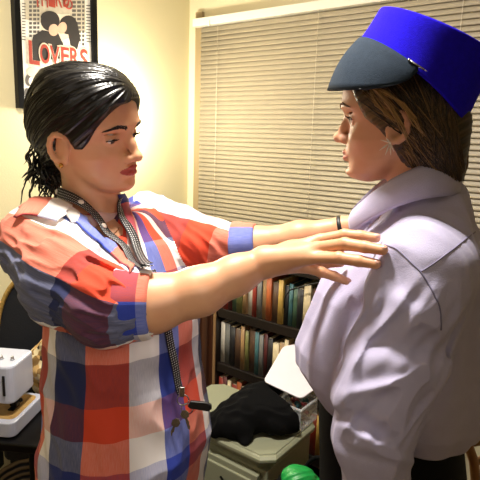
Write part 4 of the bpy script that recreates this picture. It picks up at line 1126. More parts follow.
def room():
    w_s0, w_z1 = on_window_wall(203, 24); w_s1 = 2.75; w_z0 = 1.07

    T_ = .12
    b = MB()
    def slab(s0, s1, z0, z1): b.box(WP((s0 + s1) / 2, -T_ / 2, (z0 + z1) / 2), (s1 - s0, T_, z1 - z0), AW)
    slab(-T_, w_s0, 0, RH); slab(w_s1, 4.2, 0, RH); slab(w_s0, w_s1, 0, w_z0); slab(w_s0, w_s1, w_z1, RH)
    structure(b, 'wall_back', M['wallW'])
    b = MB(); b.box(WP(-T_ / 2, 1.9, RH / 2), (T_, 3.8 + T_ * 0, RH), AW); structure(b, 'wall_left', M['wall'])
    b = MB(); b.box(WP(4.2 + T_ / 2, 1.9, RH / 2), (T_, 3.8, RH), AW); structure(b, 'wall_right', M['wallW'])
    b = MB(); b.box(WP(2.1, 3.8 + T_ / 2, RH / 2), (4.2 + 2 * T_, T_, RH), AW); structure(b, 'wall_front', M['wallW'])
    b = MB(); b.box(WP(2.1, 1.9, -.05), (4.5, 4.1, .1), AW); structure(b, 'floor', M['floor'])
    b = MB(); b.box(WP(2.1, 1.9, RH + .05), (4.5, 4.1, .1), AW); structure(b, 'ceiling', M['ceil'])
    b = MB(); b.box(WP(2.1, .0065, .05), (4.19, .013, .1), AW); structure(b, 'baseboard_back', M['white_paint'])
    b = MB(); b.box(WP(.0065, 1.9, .05), (.013, 3.76, .1), AW); structure(b, 'baseboard_left', M['white_paint'])
    # window: frame, glass, casing
    b = MB(); f = .045
    for s_ in (w_s0 + f / 2, w_s1 - f / 2, (w_s0 + w_s1) / 2): b.box(WP(s_, -.075, (w_z0 + w_z1) / 2), (f, .05, w_z1 - w_z0), AW)
    for z_ in (w_z0 + f / 2, w_z1 - f / 2): b.box(WP((w_s0 + w_s1) / 2, -.075, z_), (w_s1 - w_s0, .05, f), AW)
    win = structure(b, 'window_1', M['white_paint'])
    b = MB(); b.box(WP((w_s0 + w_s1) / 2, -.08, (w_z0 + w_z1) / 2), (w_s1 - w_s0 - .02, .006, w_z1 - w_z0 - .02), AW); b.build('pane', M['glass'], win)
    b = MB(); cw = .038
    b.box(WP(w_s0 - cw / 2 + .008, .009, (w_z0 + w_z1) / 2 + .01), (cw, .018, w_z1 - w_z0 + .08), AW)
    b.box(WP(w_s1 + cw / 2, .009, (w_z0 + w_z1) / 2), (cw, .018, w_z1 - w_z0 + .06), AW)
    b.box(WP((w_s0 + w_s1) / 2, .02, w_z0 - .012), (w_s1 - w_s0 + .14, .05, .024), AW)
    structure(b, 'trim_1', M['trim'])
    # ---- venetian blind
    bl = empty('venetian_blind', WP((w_s0 + w_s1) / 2, .022, w_z0), 'closed cream venetian blind with thin horizontal slats covering the whole window', 'blind')
    s0, s1 = w_s0 + .004, w_s1 - .01; zt = w_z1 - .002
    b = MB(); b.box(WP((s0 + s1) / 2, .030, zt), (s1 - s0 + .05, .038, .034), AW); b.build('headrail', M['white_paint'], bl, .002)
    b = MB(); pitch = .0200; zs = []; z = zt - .032
    while z > w_z0 + .035: zs.append(z); z -= pitch
    for i, z in enumerate(zs):
        tl = math.radians(66 + 3 * math.sin(i * 2.3)); G = []
        for k in range(7):
            t = (k / 6 - .5) * .025; bow = .0022 * (1 - (2 * k / 6 - 1) ** 2)
            dd = t * math.cos(tl) + bow * math.sin(tl); zz = -t * math.sin(tl) + bow * math.cos(tl)
            j = .0012 * math.sin(i * 1.7)
            G.append([WP(s_, .028 + dd, z + zz) for s_ in (s0 + .012 + j, s1)])
        b.grid(np.array(G), 0, .0005)
    b.build('slats', M['slat'], bl)
    b = MB(); b.box(WP((s0 + s1) / 2, .028, zs[-1] - .02), (s1 - s0, .024, .012), AW); b.build('bottom_rail', M['white_paint'], bl, .002)
    for s_ in (s0 + .12, s0 + .62, s0 + 1.15, s0 + 1.7):
        b = MB(); b.tube([WP(s_, .0425, zt - .015), WP(s_, .0425, zs[-1] - .015)], .0009, 5); b.build('ladder_cord', M['cord'], bl)
    b = MB(); b.box(WP(s0 + .075, .05, zt - .012), (.010, .006, .022), AW); b.build('wand_clip', M['white_paint'], bl)

    # ---- poster on the left wall
    t0, _ = on_left_wall(14, 0, .024); _, zb = on_left_wall(18.5, 108, .024); t1, _ = on_left_wall(97, 0, .024)
    AL = [-NN, E, UP]       # along the wall to the right, out of the wall, up
    w = t0 - t1; h = .52
    def LP(u, v, o=0): return WP(0, t0, zb) - NN * u + E * o + UP * v
    po = empty('framed_poster', LP(w / 2, 0, .0), 'black framed film poster of a kissing couple with red LOVERS lettering', 'poster')
    fw = .022
    b = MB()
    for c, s_ in (((fw / 2, h / 2), (fw, .024, h)), ((w - fw / 2, h / 2), (fw, .024, h)), ((w / 2, fw / 2), (w - 2 * fw, .024, fw)), ((w / 2, h - fw / 2), (w - 2 * fw, .024, fw))): b.box(LP(c[0], c[1], .0125), s_, AL)
    b.build('frame', M['black_metal'], po, .001)
    C_ = lambda c, r=.6: mat('print_' + c.strip('#'), c, r, var=.08, nscale=60)
    inks = [C_('#e2dccb'), C_('#b5ab93'), C_('#2b2622'), C_('#c9a488'), C_('#9c3826'), C_('#d9c8ae'), C_('#57514a')]
    b = MB(); b.box(LP(w / 2, h / 2, .006), (w - 2 * fw + .004, .008, h - 2 * fw + .004), AL); b.build('mount', inks[0], po)
    pr = MB()
    def poly(pts, o, mi):
        # pts in poster pixels of the print
        V = [LP(u, v, o) for u, v in pts]; pr.add(V, [tuple(range(len(V)))], mi)
    def pix(px, py):
        t, z = on_left_wall(px, py, .01); return (t0 - t, z - zb)
    def disc(px, py, rx, ry, o, mi, rot=0, n=22, a0=0, a1=360):
        poly([pix(px + rx * math.cos(math.radians(a)) * math.cos(rot) - ry * math.sin(math.radians(a)) * math.sin(rot), py + rx * math.cos(math.radians(a)) * math.sin(rot) + ry * math.sin(math.radians(a)) * math.cos(rot)) for a in np.linspace(a0, a1, n)[:-1]], o, mi)
    ub, ue = .045, w - .045
    poly([(ub, .30), (ue, .30), (ue, h - .03), (ub, h - .03)], .0105, 1)
    for k, (x0, x1) in enumerate(((29, 31), (33, 35.5), (37, 38.5), (72, 75), (77, 80), (82, 83.5))):   # railings behind the pair
        for y in np.arange(-20, 46, 4.2): poly([pix(x0, y), pix(x1 + .8, y), pix(x1 + .8, y + 2.6), pix(x0, y + 2.6)], .0108, 6)
    poly([pix(41, 14), pix(70, 14), pix(70, 40), pix(41, 40)], .0109, 5)
    poly([pix(31, 62), pix(29, 50), pix(33, 36), pix(42, 30), pix(58, 33), pix(63, 44), pix(64, 58)], .0112, 2)     # his coat
    disc(50, 21, 9.5, 10, .0113, 2); disc(53.5, 30, 5, 6, .0114, 3); disc(49, 17, 8.6, 6, .0116, 2)
    disc(68, 25, 9, 9.5, .0113, 2); poly([pix(66, 20), pix(77, 22), pix(80, 38), pix(77, 50), pix(70, 45), pix(68, 34)], .0114, 2); disc(62, 28, 4.5, 6, .0115, 3, .3)
    poly([pix(63, 40), pix(74, 36), pix(82, 46), pix(85, 60), pix(64, 60)], .0113, 0)
    # swirling line pictures along the lower edge
    for (x, y, rx, ry, mi) in ((33, 72, 6, 5, 5), (29, 80, 4, 6, 6), (31, 81, 2.6, 4, 0), (40, 78, 5, 6, 1), (27, 95, 3.5, 7, 6), (29, 95, 2.4, 5, 5), (44, 71, 5, 3, 6), (52, 82, 8, 7, 1), (64, 84, 7, 8, 6), (66, 84, 5, 6, 5), (80, 84, 6, 9, 1), (38, 94, 6, 6, 6), (39, 94, 4, 4, 5)): disc(x, y, rx, ry, .0110 + .0003 * (mi != 6), mi)
    for y in range(3, 40, 3):
        poly([pix(22, y), pix(25.5 + (y * 7 % 3), y + .4), pix(25.5 + (y * 7 % 3), y + 1.3), pix(22, y + .9)], .0108, 6)
        poly([pix(86, y + 2), pix(90 + (y * 5 % 2), y + 2.4), pix(90 + (y * 5 % 2), y + 3.3), pix(86, y + 2.9)], .0108, 6)
    pr.build('print', inks, po, recalc=False)
    for p_ in po.children[-1].data.polygons: pass
    # lettering
    def letter(ch, px, py, wpx, hpx, mi, o=.0125, name='lettering', rot=0, fat=.0):
        cu = bpy.data.curves.new('t', 'FONT'); cu.body = ch; cu.extrude = .0002; cu.offset = fat; cu.resolution_u = 4
        ob = bpy.data.objects.new('t', cu); COL.objects.link(ob); dg = bpy.context.evaluated_depsgraph_get(); me = bpy.data.meshes.new_from_object(ob.evaluated_get(dg)); bpy.data.objects.remove(ob)
        V = np.array([v.co for v in me.vertices]); lo, hi = V.min(0), V.max(0)
        u0, v0 = pix(px, py + hpx); u1, v1 = pix(px + wpx, py)
        out = []
        for v in V:
            a = (v[0] - lo[0]) / (hi[0] - lo[0] + 1e-9); c = (v[1] - lo[1]) / (hi[1] - lo[1] + 1e-9)
            out.append((u0 + (u1 - u0) * a, v0 + (v1 - v0) * c - rot * a, v[2]))
        F_ = [tuple(p_.vertices) for p_ in me.polygons]; return out, F_
    def word(items, mi, name, fat=0, o=.0125, grow=0):
        b = MB()
        for ch, px, py, wp, hp in items:
            V, F_ = letter(ch, px - grow, py - grow, wp + 2 * grow, hp + 2 * grow, mi, fat=fat)
            b.add([LP(u, v, o + z) for u, v, z in V], F_)
        return b.build(name, inks[mi], po)
    LV = [('L', 29, 42, 9.5, 22), ('O', 40, 45, 9, 18), ('V', 50, 47, 9, 17), ('E', 61, 48, 7.5, 16), ('R', 70, 49, 8.5, 17), ('S', 80, 50, 7.5, 19)]
    word(LV, 5, 'lettering', .04, .0122, 1.2); word(LV, 4, 'lettering', .02, .0130)
    word([(c, 34 + i * 7.2, -9 + .25 * i, 6, 15 - .1 * i) for i, c in enumerate('THIRD')], 4, 'lettering', .02)
    b = MB(); c_u, c_v = pix(68, 4)
    b.tube([LP(c_u + .016 * math.cos(a), c_v + .016 * math.sin(a), .0125) for a in np.linspace(0, 2 * math.pi, 17)], .003, 4); b.build('emblem', inks[4], po)

    # ---- brown cabinet in the corner, bookcase beside it
    d1 = .25
    sL, z_ = on_window_wall(212.5, 330, d1); sR = sL + .95; ztop = 1.0
    cb = empty('wooden_cabinet', WP(sL / 2, d1 / 2, 0), 'dark brown wooden cabinet standing in the corner left of the bookcase', 'cabinet')
    b = MB(); b.box(WP((sL - .004) / 2 + .012, .13, ztop / 2 - .01), (sL - .03, .226, ztop - .02), AW); b.build('body', M['brown_wood'], cb, .003)
    b = MB(); b.box(WP(sL / 2, .134, ztop), (sL - .008, .24, .02), AW); b.build('top', M['dark_wood'], cb, .003)
    wd = (sL - .05) / 2
    for k in (0, 1):
        b = MB(); cx = .022 + wd / 2 + k * (wd + .006)
        b.box(WP(cx, .252, ztop / 2), (wd, .016, ztop - .10), AW); b.box(WP(cx, .262, ztop / 2), (wd - .07, .008, ztop - .22), AW)
        dr = b.build('door', M['brown_wood'], cb, .003)
        b = MB(); b.ball(WP(.022 + wd + (-.03 if k == 0 else .036), .276, ztop * .55), .012); b.build('knob', M['black_metal'], dr)
    bc = empty('bookcase', WP((sL + sR) / 2, d1 / 2, 0), 'dark wooden bookcase full of paperbacks under the window', 'bookcase')
    for s_ in (sL + .009, sR - .009):
        b = MB(); b.box(WP(s_, d1 / 2 + .005, ztop / 2), (.018, d1 - .02, ztop), AW); sp = b.build('side_panel', M['dark_wood'], bc)
        b = MB(); b.box(WP(s_, d1 - .003, ztop / 2), (.013, .004, ztop), AW); e_ = b.build('edge_strip', M['edge_wood'], sp)
    b = MB(); b.box(WP((sL + sR) / 2, .017, ztop / 2), (sR - sL - .036, .006, ztop), AW); b.build('back_panel', M['dark_wood'], bc)
    zb1 = on_window_wall(222, 310, d1)[1]; zb2 = on_window_wall(222, 365.5, d1)[1]; th = .040; gap = zb1 - zb2
    tops = [zb1, zb2, zb2 - gap, .09]
    for z in tops:
        b = MB(); b.box(WP((sL + sR) / 2, d1 / 2 + .004, z - th / 2), (sR - sL - .037, d1 - .03, th), AW); b.build('shelf', M['dark_wood'], bc, .002)
    b = MB(); b.box(WP((sL + sR) / 2, d1 / 2 + .004, ztop + .01), (sR - sL, d1 + .005, .02), AW); b.build('top', M['dark_wood'], bc, .002)
    r = random.Random(21)
    pal = {'cream': '#c9b892', 'white': '#cfc8b8', 'red': '#8c2f22', 'maroon': '#4f1d1c', 'orange': '#a8562a', 'black': '#17161a', 'grey': '#6a6a66', 'green': '#3f5a44', 'olive': '#6b6a3a',
           'blue': '#33496a', 'teal': '#3b6468', 'brown': '#4d3524', 'yellow': '#b8964a', 'pink': '#a87068', 'tan': '#97774f'}
    bm_ = {k: mat(k + '_book_cover', v, .5, var=.12, nscale=50) for k, v in pal.items()}; paper = mat('book_paper', '#cdbf9d', .8)
    row_names = ['top shelf', 'middle shelf', 'bottom shelf']
    rows_pal = [['orange', 'red', 'maroon', 'green', 'olive', 'tan', 'white', 'red', 'grey', 'tan', 'orange', 'brown', 'yellow', 'black', 'teal', 'green', 'black', 'cream', 'brown'],
                ['white', 'grey', 'black', 'brown', 'tan', 'olive', 'brown', 'teal', 'grey', 'maroon', 'black', 'cream', 'tan', 'cream', 'orange', 'yellow'],
                ['red', 'maroon', 'cream', 'red', 'orange', 'brown', 'grey']]
    ordn = ['first', 'second', 'third', 'fourth', 'fifth', 'sixth', 'seventh', 'eighth', 'ninth', 'tenth', 'eleventh', 'twelfth', 'thirteenth', 'fourteenth', 'fifteenth', 'sixteenth', 'seventeenth', 'eighteenth', 'nineteenth', 'twentieth',
            'twenty-first', 'twenty-second', 'twenty-third', 'twenty-fourth', 'twenty-fifth', 'twenty-sixth', 'twenty-seventh', 'twenty-eighth', 'twenty-ninth', 'thirtieth'] + ['thirty-' + q for q in ('first', 'second', 'third', 'fourth', 'fifth', 'sixth', 'seventh', 'eighth', 'ninth')]
    lims = [.95, .95, .95]
    for ri in range(3):
        s_ = sL + .024; zz = tops[ri] + .0006; i = 0
        while s_ < sL + lims[ri]:
            seq = rows_pal[ri]; c = seq[i] if i < len(seq) else r.choice(list(pal)); tk = r.uniform(.016, .030); hh = r.uniform(.160, min(.195, gap - th - .012)); dp = r.uniform(.11, .13)
            if s_ + tk > sR - .03: break
            fr = d1 - .018 - r.uniform(0, .014); cs = s_ + tk / 2
            b = MB(); bd = fr - dp / 2
            b.box(WP(cs, bd - .001, zz + hh / 2), (tk - .003, dp - .004, hh - .005), AW, 1)
            b.box(WP(s_ + .0008, bd, zz + hh / 2), (.0015, dp, hh), AW); b.box(WP(s_ + tk - .0012, bd, zz + hh / 2), (.0015, dp, hh), AW)
            G = [[WP(s_ + tk * (.5 - .5 * math.cos(a)) * .99, fr + .0025 * math.sin(a), zz + q) for a in np.linspace(0, math.pi, 6)] for q in (0, hh)]
            b.grid(np.array(G), 0, -.0012)
            if r.random() < .55:
                lab = hh * r.uniform(.5, .85); lh = r.uniform(.015, .05); G = [[WP(s_ + tk * (.5 - .5 * math.cos(a)) * .99, fr + .0030 * math.sin(a) + .0002, zz + q) for a in np.linspace(.5, math.pi - .5, 5)] for q in (lab - lh, lab)]
                b.grid(np.array(G), 2)
            lc = r.choice(['cream', 'white', 'black', 'yellow', 'tan'])
            o = b.build('book', [bm_[c], paper, bm_[lc]], None)
            tag(o, f'{c} paperback, {ordn[i]} from the left on the {row_names[ri]} of books', 'book', 'paperbacks on the ' + row_names[ri])
            s_ += tk + .0028; i += 1
    L1['bc'] = (sL, sR, d1, zb1, zb2, ztop)
def lights():
    def area(loc, tgt, e, sz, col, szy=None, shape='DISK'):
        ld = bpy.data.lights.new('lamp_or_fill', 'AREA'); ld.energy = e; ld.shape = shape; ld.size = sz; ld.color = col
        o = bpy.data.objects.new('lamp_or_fill', ld); COL.objects.link(o); o.location = loc; o.rotation_euler = (Vector(tgt) - Vector(loc)).to_track_quat('-Z', 'Y').to_euler(); return o
    area((-.17, .92, 2.40), (-.17, .92, 0), 40, .22, (1, .93, .84))
    area((-.95, -.15, 1.95), (-.1, 1.1, 1.1), 1.2, .6, (1, .92, .86))  # weak fill added from camera left, not a fixture of the room
    ld = bpy.data.lights.new('lamp_or_fill', 'SPOT'); ld.energy = 17; ld.shadow_soft_size = .18; ld.color = (1, .92, .84); ld.spot_size = math.radians(52); ld.spot_blend = 1  # added spot fill that brightens the woman in plaid, no fixture stands here
    o = bpy.data.objects.new('lamp_or_fill', ld); COL.objects.link(o); o.location = (.20, -.25, 1.65); o.rotation_euler = (Vector((-.34, 1.0, 1.02)) - o.location).to_track_quat('-Z', 'Y').to_euler()
    ld = bpy.data.lights.new('lamp_or_fill', 'POINT'); ld.energy = 24; ld.shadow_soft_size = .05; ld.color = (1, .94, .80)
    o = bpy.data.objects.new('lamp_or_fill', ld); COL.objects.link(o); o.location = P(122, 112, 2.12)
    w = bpy.data.worlds.new('night'); S.world = w; w.use_nodes = True; w.node_tree.nodes['Background'].inputs[0].default_value = (.02, .025, .04, 1); w.node_tree.nodes['Background'].inputs[1].default_value = .3
# ================================================================== furniture and things
M['green_paint'] = paint('sage_cabinet_paint', '#8e9078', .06, .35)
M['black_cloth'] = mat('black_cotton', '#060607', .95, bump=.4, bscale=400, Specular_IOR_Level=.15)
M['white_plastic'] = mat('white_plastic', '#e2dde4', .35, var=.02)
M['machine'] = mat('machine_enamel', '#b4b8c6', .35, var=.02, coat=.3)
M['brass_plate'] = mat('tan_cover_plate', '#b6935a', .4, .2, var=.15)
M['green_cloth'] = mat('green_plastic', '#128a3c', .4)
M['navy_uphol'] = mat('dark_upholstery', '#0f131d', .7, bump=.3)
M['braid'] = mat('gold_braid', '#b08d45', .6, var=.35, nscale=140)
clear = NT('clear_plastic'); clear.b.inputs['Alpha'].default_value = .28; clear.b.inputs['Roughness'].default_value = .12; clear.b.inputs['Base Color'].default_value = (.85, .88, .9, 1);  M['clear'] = clear.m
def patterned():
    t = NT('patterned_fabric'); v = t.new('ShaderNodeTexVoronoi'); v.inputs['Scale'].default_value = 55; t.link(t.coord(), v.inputs['Vector'])
    sp = t.new('ShaderNodeSeparateColor'); t.link(v.outputs['Color'], sp.inputs[0])
    r = t.ramp(sp.outputs[0], [(0, hexc('#c8a468')), (.3, hexc('#e0cfa0')), (.55, hexc('#8a6a3a')), (.75, hexc('#c9b7a0')), (.9, hexc('#3a2a22'))], 'CONSTANT'); t.link(r.outputs[0], t.b.inputs['Base Color']); t.b.inputs['Roughness'].default_value = .8
    return t.m
M['pattern'] = patterned()
def props():
    ax = AW
    # ---- sage dresser
    c = P(270, 462, 1.38); zt = c[2]; wd, dp = .46, .31
    def D_(s, d, z): return np.array([c[0], c[1], 0]) - E * s - NN * d + UP * z      # s to the left along the front, d towards the wall
    dr = empty('dresser', D_(wd / 2, dp / 2, 0), 'low sage green painted bedside dresser with moulded top beside the bookcase', 'dresser')
    AD = [-E, -NN, UP]
    b = MB(); b.box(D_(wd / 2, dp / 2, (zt - .055) / 2 + .02), (wd - .045, dp - .045, zt - .095), AD); b.build('body', M['green_paint'], dr, .004)
    # moulded top with clipped corners
    def outline(i, cc): return [(i + cc, i), (wd - i - cc, i), (wd - i, i + cc), (wd - i, dp - i - cc), (wd - i - cc, dp - i), (i + cc, dp - i), (i, dp - i - cc), (i, i + cc)]
    G = []; base = outline(.0, .035)
    for off, z in ((.03, -.060), (.022, -.056), (.024, -.046), (.012, -.036), (.003, -.028), (.0, -.020), (.0, -.012), (.006, -.006), (.010, -.004), (.012, .0)):
        G.append([D_(s, d, zt + z) for s, d in outline(off, .035)])
    b = MB(); b.grid(np.array(G), 0, 0, wrap=True, smooth=False); n8 = 8
    b.add([D_(s, d, zt) for s, d in outline(.012, .035)], [tuple(range(8))]); b.add([D_(s, d, zt - .060) for s, d in outline(.03, .035)], [tuple(range(7, -1, -1))])
    b.build('top', M['green_paint'], dr, .0015)
    for k, (z0, z1) in enumerate(((zt - .195, zt - .070), (zt - .345, zt - .205), (.06, zt - .355))):
        b = MB(); b.box(D_(wd / 2, .014, (z0 + z1) / 2), (wd - .09, .024, z1 - z0), AD); b.box(D_(wd / 2, .000, (z0 + z1) / 2), (wd - .13, .010, z1 - z0 - .04), AD); q = b.build('drawer', M['green_paint'], dr, .003)
        for s_ in (.15, wd - .12):
            b = MB(); b.ball(D_(s_, -.016, (z0 + z1) / 2), [.010, .008, .010]); b.tube([D_(s_ - .028, -.008, (z0 + z1) / 2 + .008), D_(s_, -.016, (z0 + z1) / 2 - .004), D_(s_ + .028, -.008, (z0 + z1) / 2 + .008)], .004, 8); b.build('handle', M['black_metal'], q)
    for s_ in (.05, wd - .05):
        for d_ in (.05, dp - .05):
            b = MB(); b.lathe([(.0001, 0), (.014, 0), (.02, .03), (.016, .075), (.0001, .075)], D_(s_, d_, 0), n=16); b.build('foot', M['green_paint'], dr)
    # the white sheet's plane, resting on the box and the heap
    def PZ(px, py, z):
        r = RAY(px, py); return EYE + r * ((z - CAMZ) / r[2])
    l0, l1, l2 = PZ(263, 382, .712), PZ(301, 400, .676), PZ(297, 345, .775); lex = nrm(l1 - l0); lnn = nrm(np.cross(lex, l2 - l0)); lnn = lnn if lnn[2] > 0 else -lnn
    # ---- black cloth heap
    K = SDF(); zt2 = zt
    def PZ(px, py, z):      # point on a level plane seen at this place
        r = RAY(px, py); return EYE + r * ((z - CAMZ) / r[2])
    pts = [((220, 424), .020, .050), ((240, 424), .035, .055), ((276, 420), .040, .055), ((258, 405), .070, .076), ((285, 409), .060, .055), ((291, 418), .035, .045), ((238, 412), .055, .058), ((270, 398), .085, .058), ((287, 394), .085, .036)]
    for (px, py), h_, r_ in pts: K.ell(PZ(px, py, zt + h_), [r_, r_, r_ * .75], None, k=.04)
    K.chain([PZ(240, 430, zt + .012), PZ(246, 442, zt + .010)], [.022, .010], k=.02)
    lo, hi = K.bounds()
    K.add(fold_disp(0, aniso([.5, .2, -.8], 10, 32), 41, .0075), lo, hi, op='d')
    def slab_(p):
        q = (p - D_(0, 0, 0)) @ np.array(AD).T; dx = np.maximum(.0 - q[:, 0], q[:, 0] - wd); dy = np.maximum(-q[:, 1], q[:, 1] - dp); dz = q[:, 2] - zt - .002
        return np.maximum.reduce([dx - .002, dy - .002, dz]).astype(F32)
    K.add(slab_, lo, hi, k=.004, op='s')
    def box_(p):
        q = (p - D_(.062, .245, zt)) @ np.array(AD).T; return np.maximum.reduce([np.abs(q[:, 0]) - .064, np.abs(q[:, 1]) - .072]).astype(F32)
    K.add(lambda p: (-((p - l0) @ lnn) - .004).astype(F32) + np.where((p - l0) @ lex < -.02, .5, 0).astype(F32), lo, hi, k=0, op='s')
    K.add(lambda p: np.where(p[:, 1] < 9, np.maximum.reduce([np.abs((p - D_(.19, .27, zt)) @ AD[0]) - .068, np.abs((p - D_(.19, .27, zt)) @ AD[1]) - .056, (p - D_(.19, .27, zt)) @ UP - .062]), 0).astype(F32), lo, hi, k=0, op='s')
    K.add(box_, lo, hi, k=.004, op='s')
    V, Q = K.mesh(.0035); o = link_mesh('folded_jacket', np_mesh('folded_jacket', V, Q), M['black_cloth']); tag(o, 'heap of black cloth lying on the sage green dresser', 'jacket')
    # ---- clear box of trimmings, behind right
    cb = D_(.062, .245, zt + .001); bx = empty('storage_box', cb, 'clear plastic box full of colourful sewing bits on the dresser', 'box')
    bw, bd, bh = .100, .11, .080
    b = MB(); T2 = .003
    for sgn in (-1, 1):
        b.box(cb + AD[0] * sgn * bw / 2 + UP * (bh / 2 + .001), (T2, bd, bh), AD); b.box(cb + AD[1] * sgn * bd / 2 + UP * (bh / 2 + .001), (bw + T2, T2, bh), AD)
        b.box(cb + AD[0] * sgn * (bw / 2 + .003) + UP * bh, (.006, bd + .012, .005), AD); b.box(cb + AD[1] * sgn * (bd / 2 + .003) + UP * bh, (bw + .012, .006, .005), AD)
    b.box(cb + UP * .003, (bw, bd, T2), AD); b.build('tub', M['clear'], bx)
    rr = random.Random(5); cols = ['#7a2a30', '#3d6b3a', '#d8c9a0', '#1d1b1c', '#c9c6cc', '#8a5a35', '#2f5c66', '#a93c4f', '#5e7f3e']
    cm = [mat('trimming_' + c_.strip('#'), c_, .6) for c_ in cols]
    spots = []
    for k in range(400):
        p_ = (rr.uniform(-bw / 2 + .018, bw / 2 - .018), rr.uniform(-bd / 2 + .018, bd / 2 - .018), rr.uniform(.02, bh - .005)); r_ = rr.uniform(.010, .014)
        if all(sum((a_ - b_) ** 2 for a_, b_ in zip(p_, q_)) > (r_ + rq) ** 2 for q_, rq in spots): spots.append((p_, r_))
    kinds = [('red', 0), ('green', 1), ('cream', 2), ('black', 3), ('pale grey', 4), ('brown', 5), ('teal', 6), ('pink', 7), ('olive', 8)]
    for k, (p_, r_) in enumerate(spots):
        kn, ki = kinds[k % 9]; w_ = cb + AD[0] * p_[0] + AD[1] * p_[1] + UP * p_[2]
        b = MB(); a_ = rr.uniform(0, 3); A = axes([math.cos(a_), math.sin(a_), 0], [0, 0, 1]); A = [A[0], A[2], A[1]]
        h2 = r_ * .80; rs = r_ * .62
        b.lathe([(.0001, -h2), (rs, -h2), (rs, -h2 * .7), (rs * .75, -h2 * .65), (rs * .80, 0), (rs * .75, h2 * .65), (rs, h2 * .7), (rs, h2), (.0001, h2)], w_, A, 14)
        o = b.build('thread_spool', cm[ki]); tag(o, f'small {kn} spool of thread inside the clear plastic box on the dresser', 'spool', kn + ' spools in the clear box')
    # ---- white lid leaning over the box
    def onl(px, py): r_ = RAY(px, py); return EYE + r_ * (((l0 - EYE) @ lnn) / (r_ @ lnn))
    q = [onl(283, 347), onl(297, 345), onl(320, 386), onl(301, 400), onl(263, 382)]
    A0 = q[4]; ex = lex; nn = -lnn; ey = np.cross(lnn, ex)
    poly = [((p_ - A0) @ ex, (p_ - A0) @ ey) for p_ in q]
    def rounded(poly, r):
        out = []; n = len(poly)
        for i in range(n):
            p0, p1, p2 = (np.array(poly[(i + k) % n]) for k in (-1, 0, 1)); a_ = p1 + nrm(p0 - p1) * r; c_ = p1 + nrm(p2 - p1) * r
            for t in np.linspace(0, 1, 6): out.append(tuple(a_ * (1 - t) ** 2 + p1 * 2 * t * (1 - t) + c_ * t * t))
        return out
    b = MB(); b.prism(rounded(poly, .018), A0, [ex, lnn, ey], .006); o = b.build('plastic_sheet', M['white_plastic'], None, .002); tag(o, 'white plastic sheet with rounded corners leaning behind the black cloth', 'plastic sheet')
    # second clear tub on the left, its rim just showing
    cb2 = D_(.19, .262, zt + .001); bx = empty('storage_box', cb2, 'empty clear plastic tub behind the black cloth heap, only its rim showing', 'box')
    b = MB(); bw, bd, bh = .10, .07, .050
    for sgn in (-1, 1):
        b.box(cb2 + AD[0] * sgn * bw / 2 + UP * (bh / 2 + .001), (T2, bd, bh), AD); b.box(cb2 + AD[1] * sgn * bd / 2 + UP * (bh / 2 + .001), (bw + T2, T2, bh), AD)
        b.box(cb2 + AD[0] * sgn * (bw / 2 + .004) + UP * bh, (.009, bd + .016, .006), AD); b.box(cb2 + AD[1] * sgn * (bd / 2 + .004) + UP * bh, (bw + .016, .009, .006), AD)
    b.box(cb2 + UP * .003, (bw, bd, T2), AD); b.build('tub', M['clear'], bx)
    # ---- dark bag with green cloth
    g = PZ(292, 478, .56); gb = np.array([g[0] + .055, g[1] - .03, 0])
    K = SDF(); K.stack(gb, AD, [(.002, .12, .085, -.085, 0), (.15, .135, .095, -.095, 0), (.40, .125, .085, -.085, 0), (.53, .12, .07, -.07, 0)], 3.0, k=0); lo, hi = K.bounds()
    K.add(fold_disp(0, aniso([0, .1, 1], 6, 26), 17, .006), lo, hi, op='d'); K.ell(gb + UP * .54, [.095, .05, .06], AD, k=.01, op='s')
    V, Q = K.mesh(.005); bag = link_mesh('fabric_bag', np_mesh('fabric_bag', V, Q), M['black_cloth']); tag(bag, 'black fabric bag standing on the floor beside the dresser, half filled', 'bag')
    b = MB(); hb = [gb + AD[0] * .07 * math.cos(w) + AD[1] * .066 + UP * (.50 + .11 * math.sin(w)) for w in np.linspace(0, math.pi, 12)]; b.tube(hb, .006, 8); b.build('handle', M['black_cloth'], bag)
    K = SDF(); gc = P(300, 474, gb[1] - .01)
    K.ell(gc - UP * .01, [.038, .030, .022], None, k=.02); K.ell(gc + np.array([-.015, -.0, -.012]), [.03, .028, .02], None, k=.02); K.ell(gb + UP * .535, [.075, .035, .045], AD, k=.03); lo, hi = K.bounds()
    K.add(fold_disp(0, aniso([.8, .2, .2], 12, 44), 19, .006), lo, hi, op='d'); V, Q = K.mesh(.003)
    o = link_mesh('plastic_wrap', np_mesh('green_cloth', V, Q), M['green_cloth']); tag(o, 'crumpled bright green plastic wrap in the mouth of the black bag', 'plastic wrap')

    # ---- sewing table and machine
    zt = .725; A_ = math.radians(-6); X = np.array([math.cos(A_), math.sin(A_), 0]); Yv = np.array([-math.sin(A_), math.cos(A_), 0]); A3 = [X, Yv, UP]
    o0 = PZ(14, 439, zt + .002)
    def S_(x, y, z): return np.array([o0[0], o0[1], 0]) + X * x + Yv * y + UP * z
    tb = empty('sewing_table', S_(-.35, .2, 0), 'black sewing table under the white sewing machine', 'table')
    b = MB(); b.box(S_(-.32, .14, zt - .012), (.92, .32, .024), A3); b.build('tabletop', M['black_metal'], tb, .004)
    for x in (.05, -.69):
        for y in (.02, .27):
            b = MB(); b.box(S_(x, y, (zt - .024) / 2), (.032, .032, zt - .024), A3); b.build('leg', M['black_metal'], tb, .003)
    b = MB(); b.box(S_(-.36, .02, zt - .06), (.62, .02, .07), A3); b.build('rail', M['black_metal'], tb)
    b = MB(); b.box(S_(-.36, .27, .12), (.62, .02, .03), A3); b.build('rail', M['black_metal'], tb)
    sm = empty('sewing_machine', S_(-.2, .08, zt), 'white domestic sewing machine on the black table at the left edge', 'sewing machine')
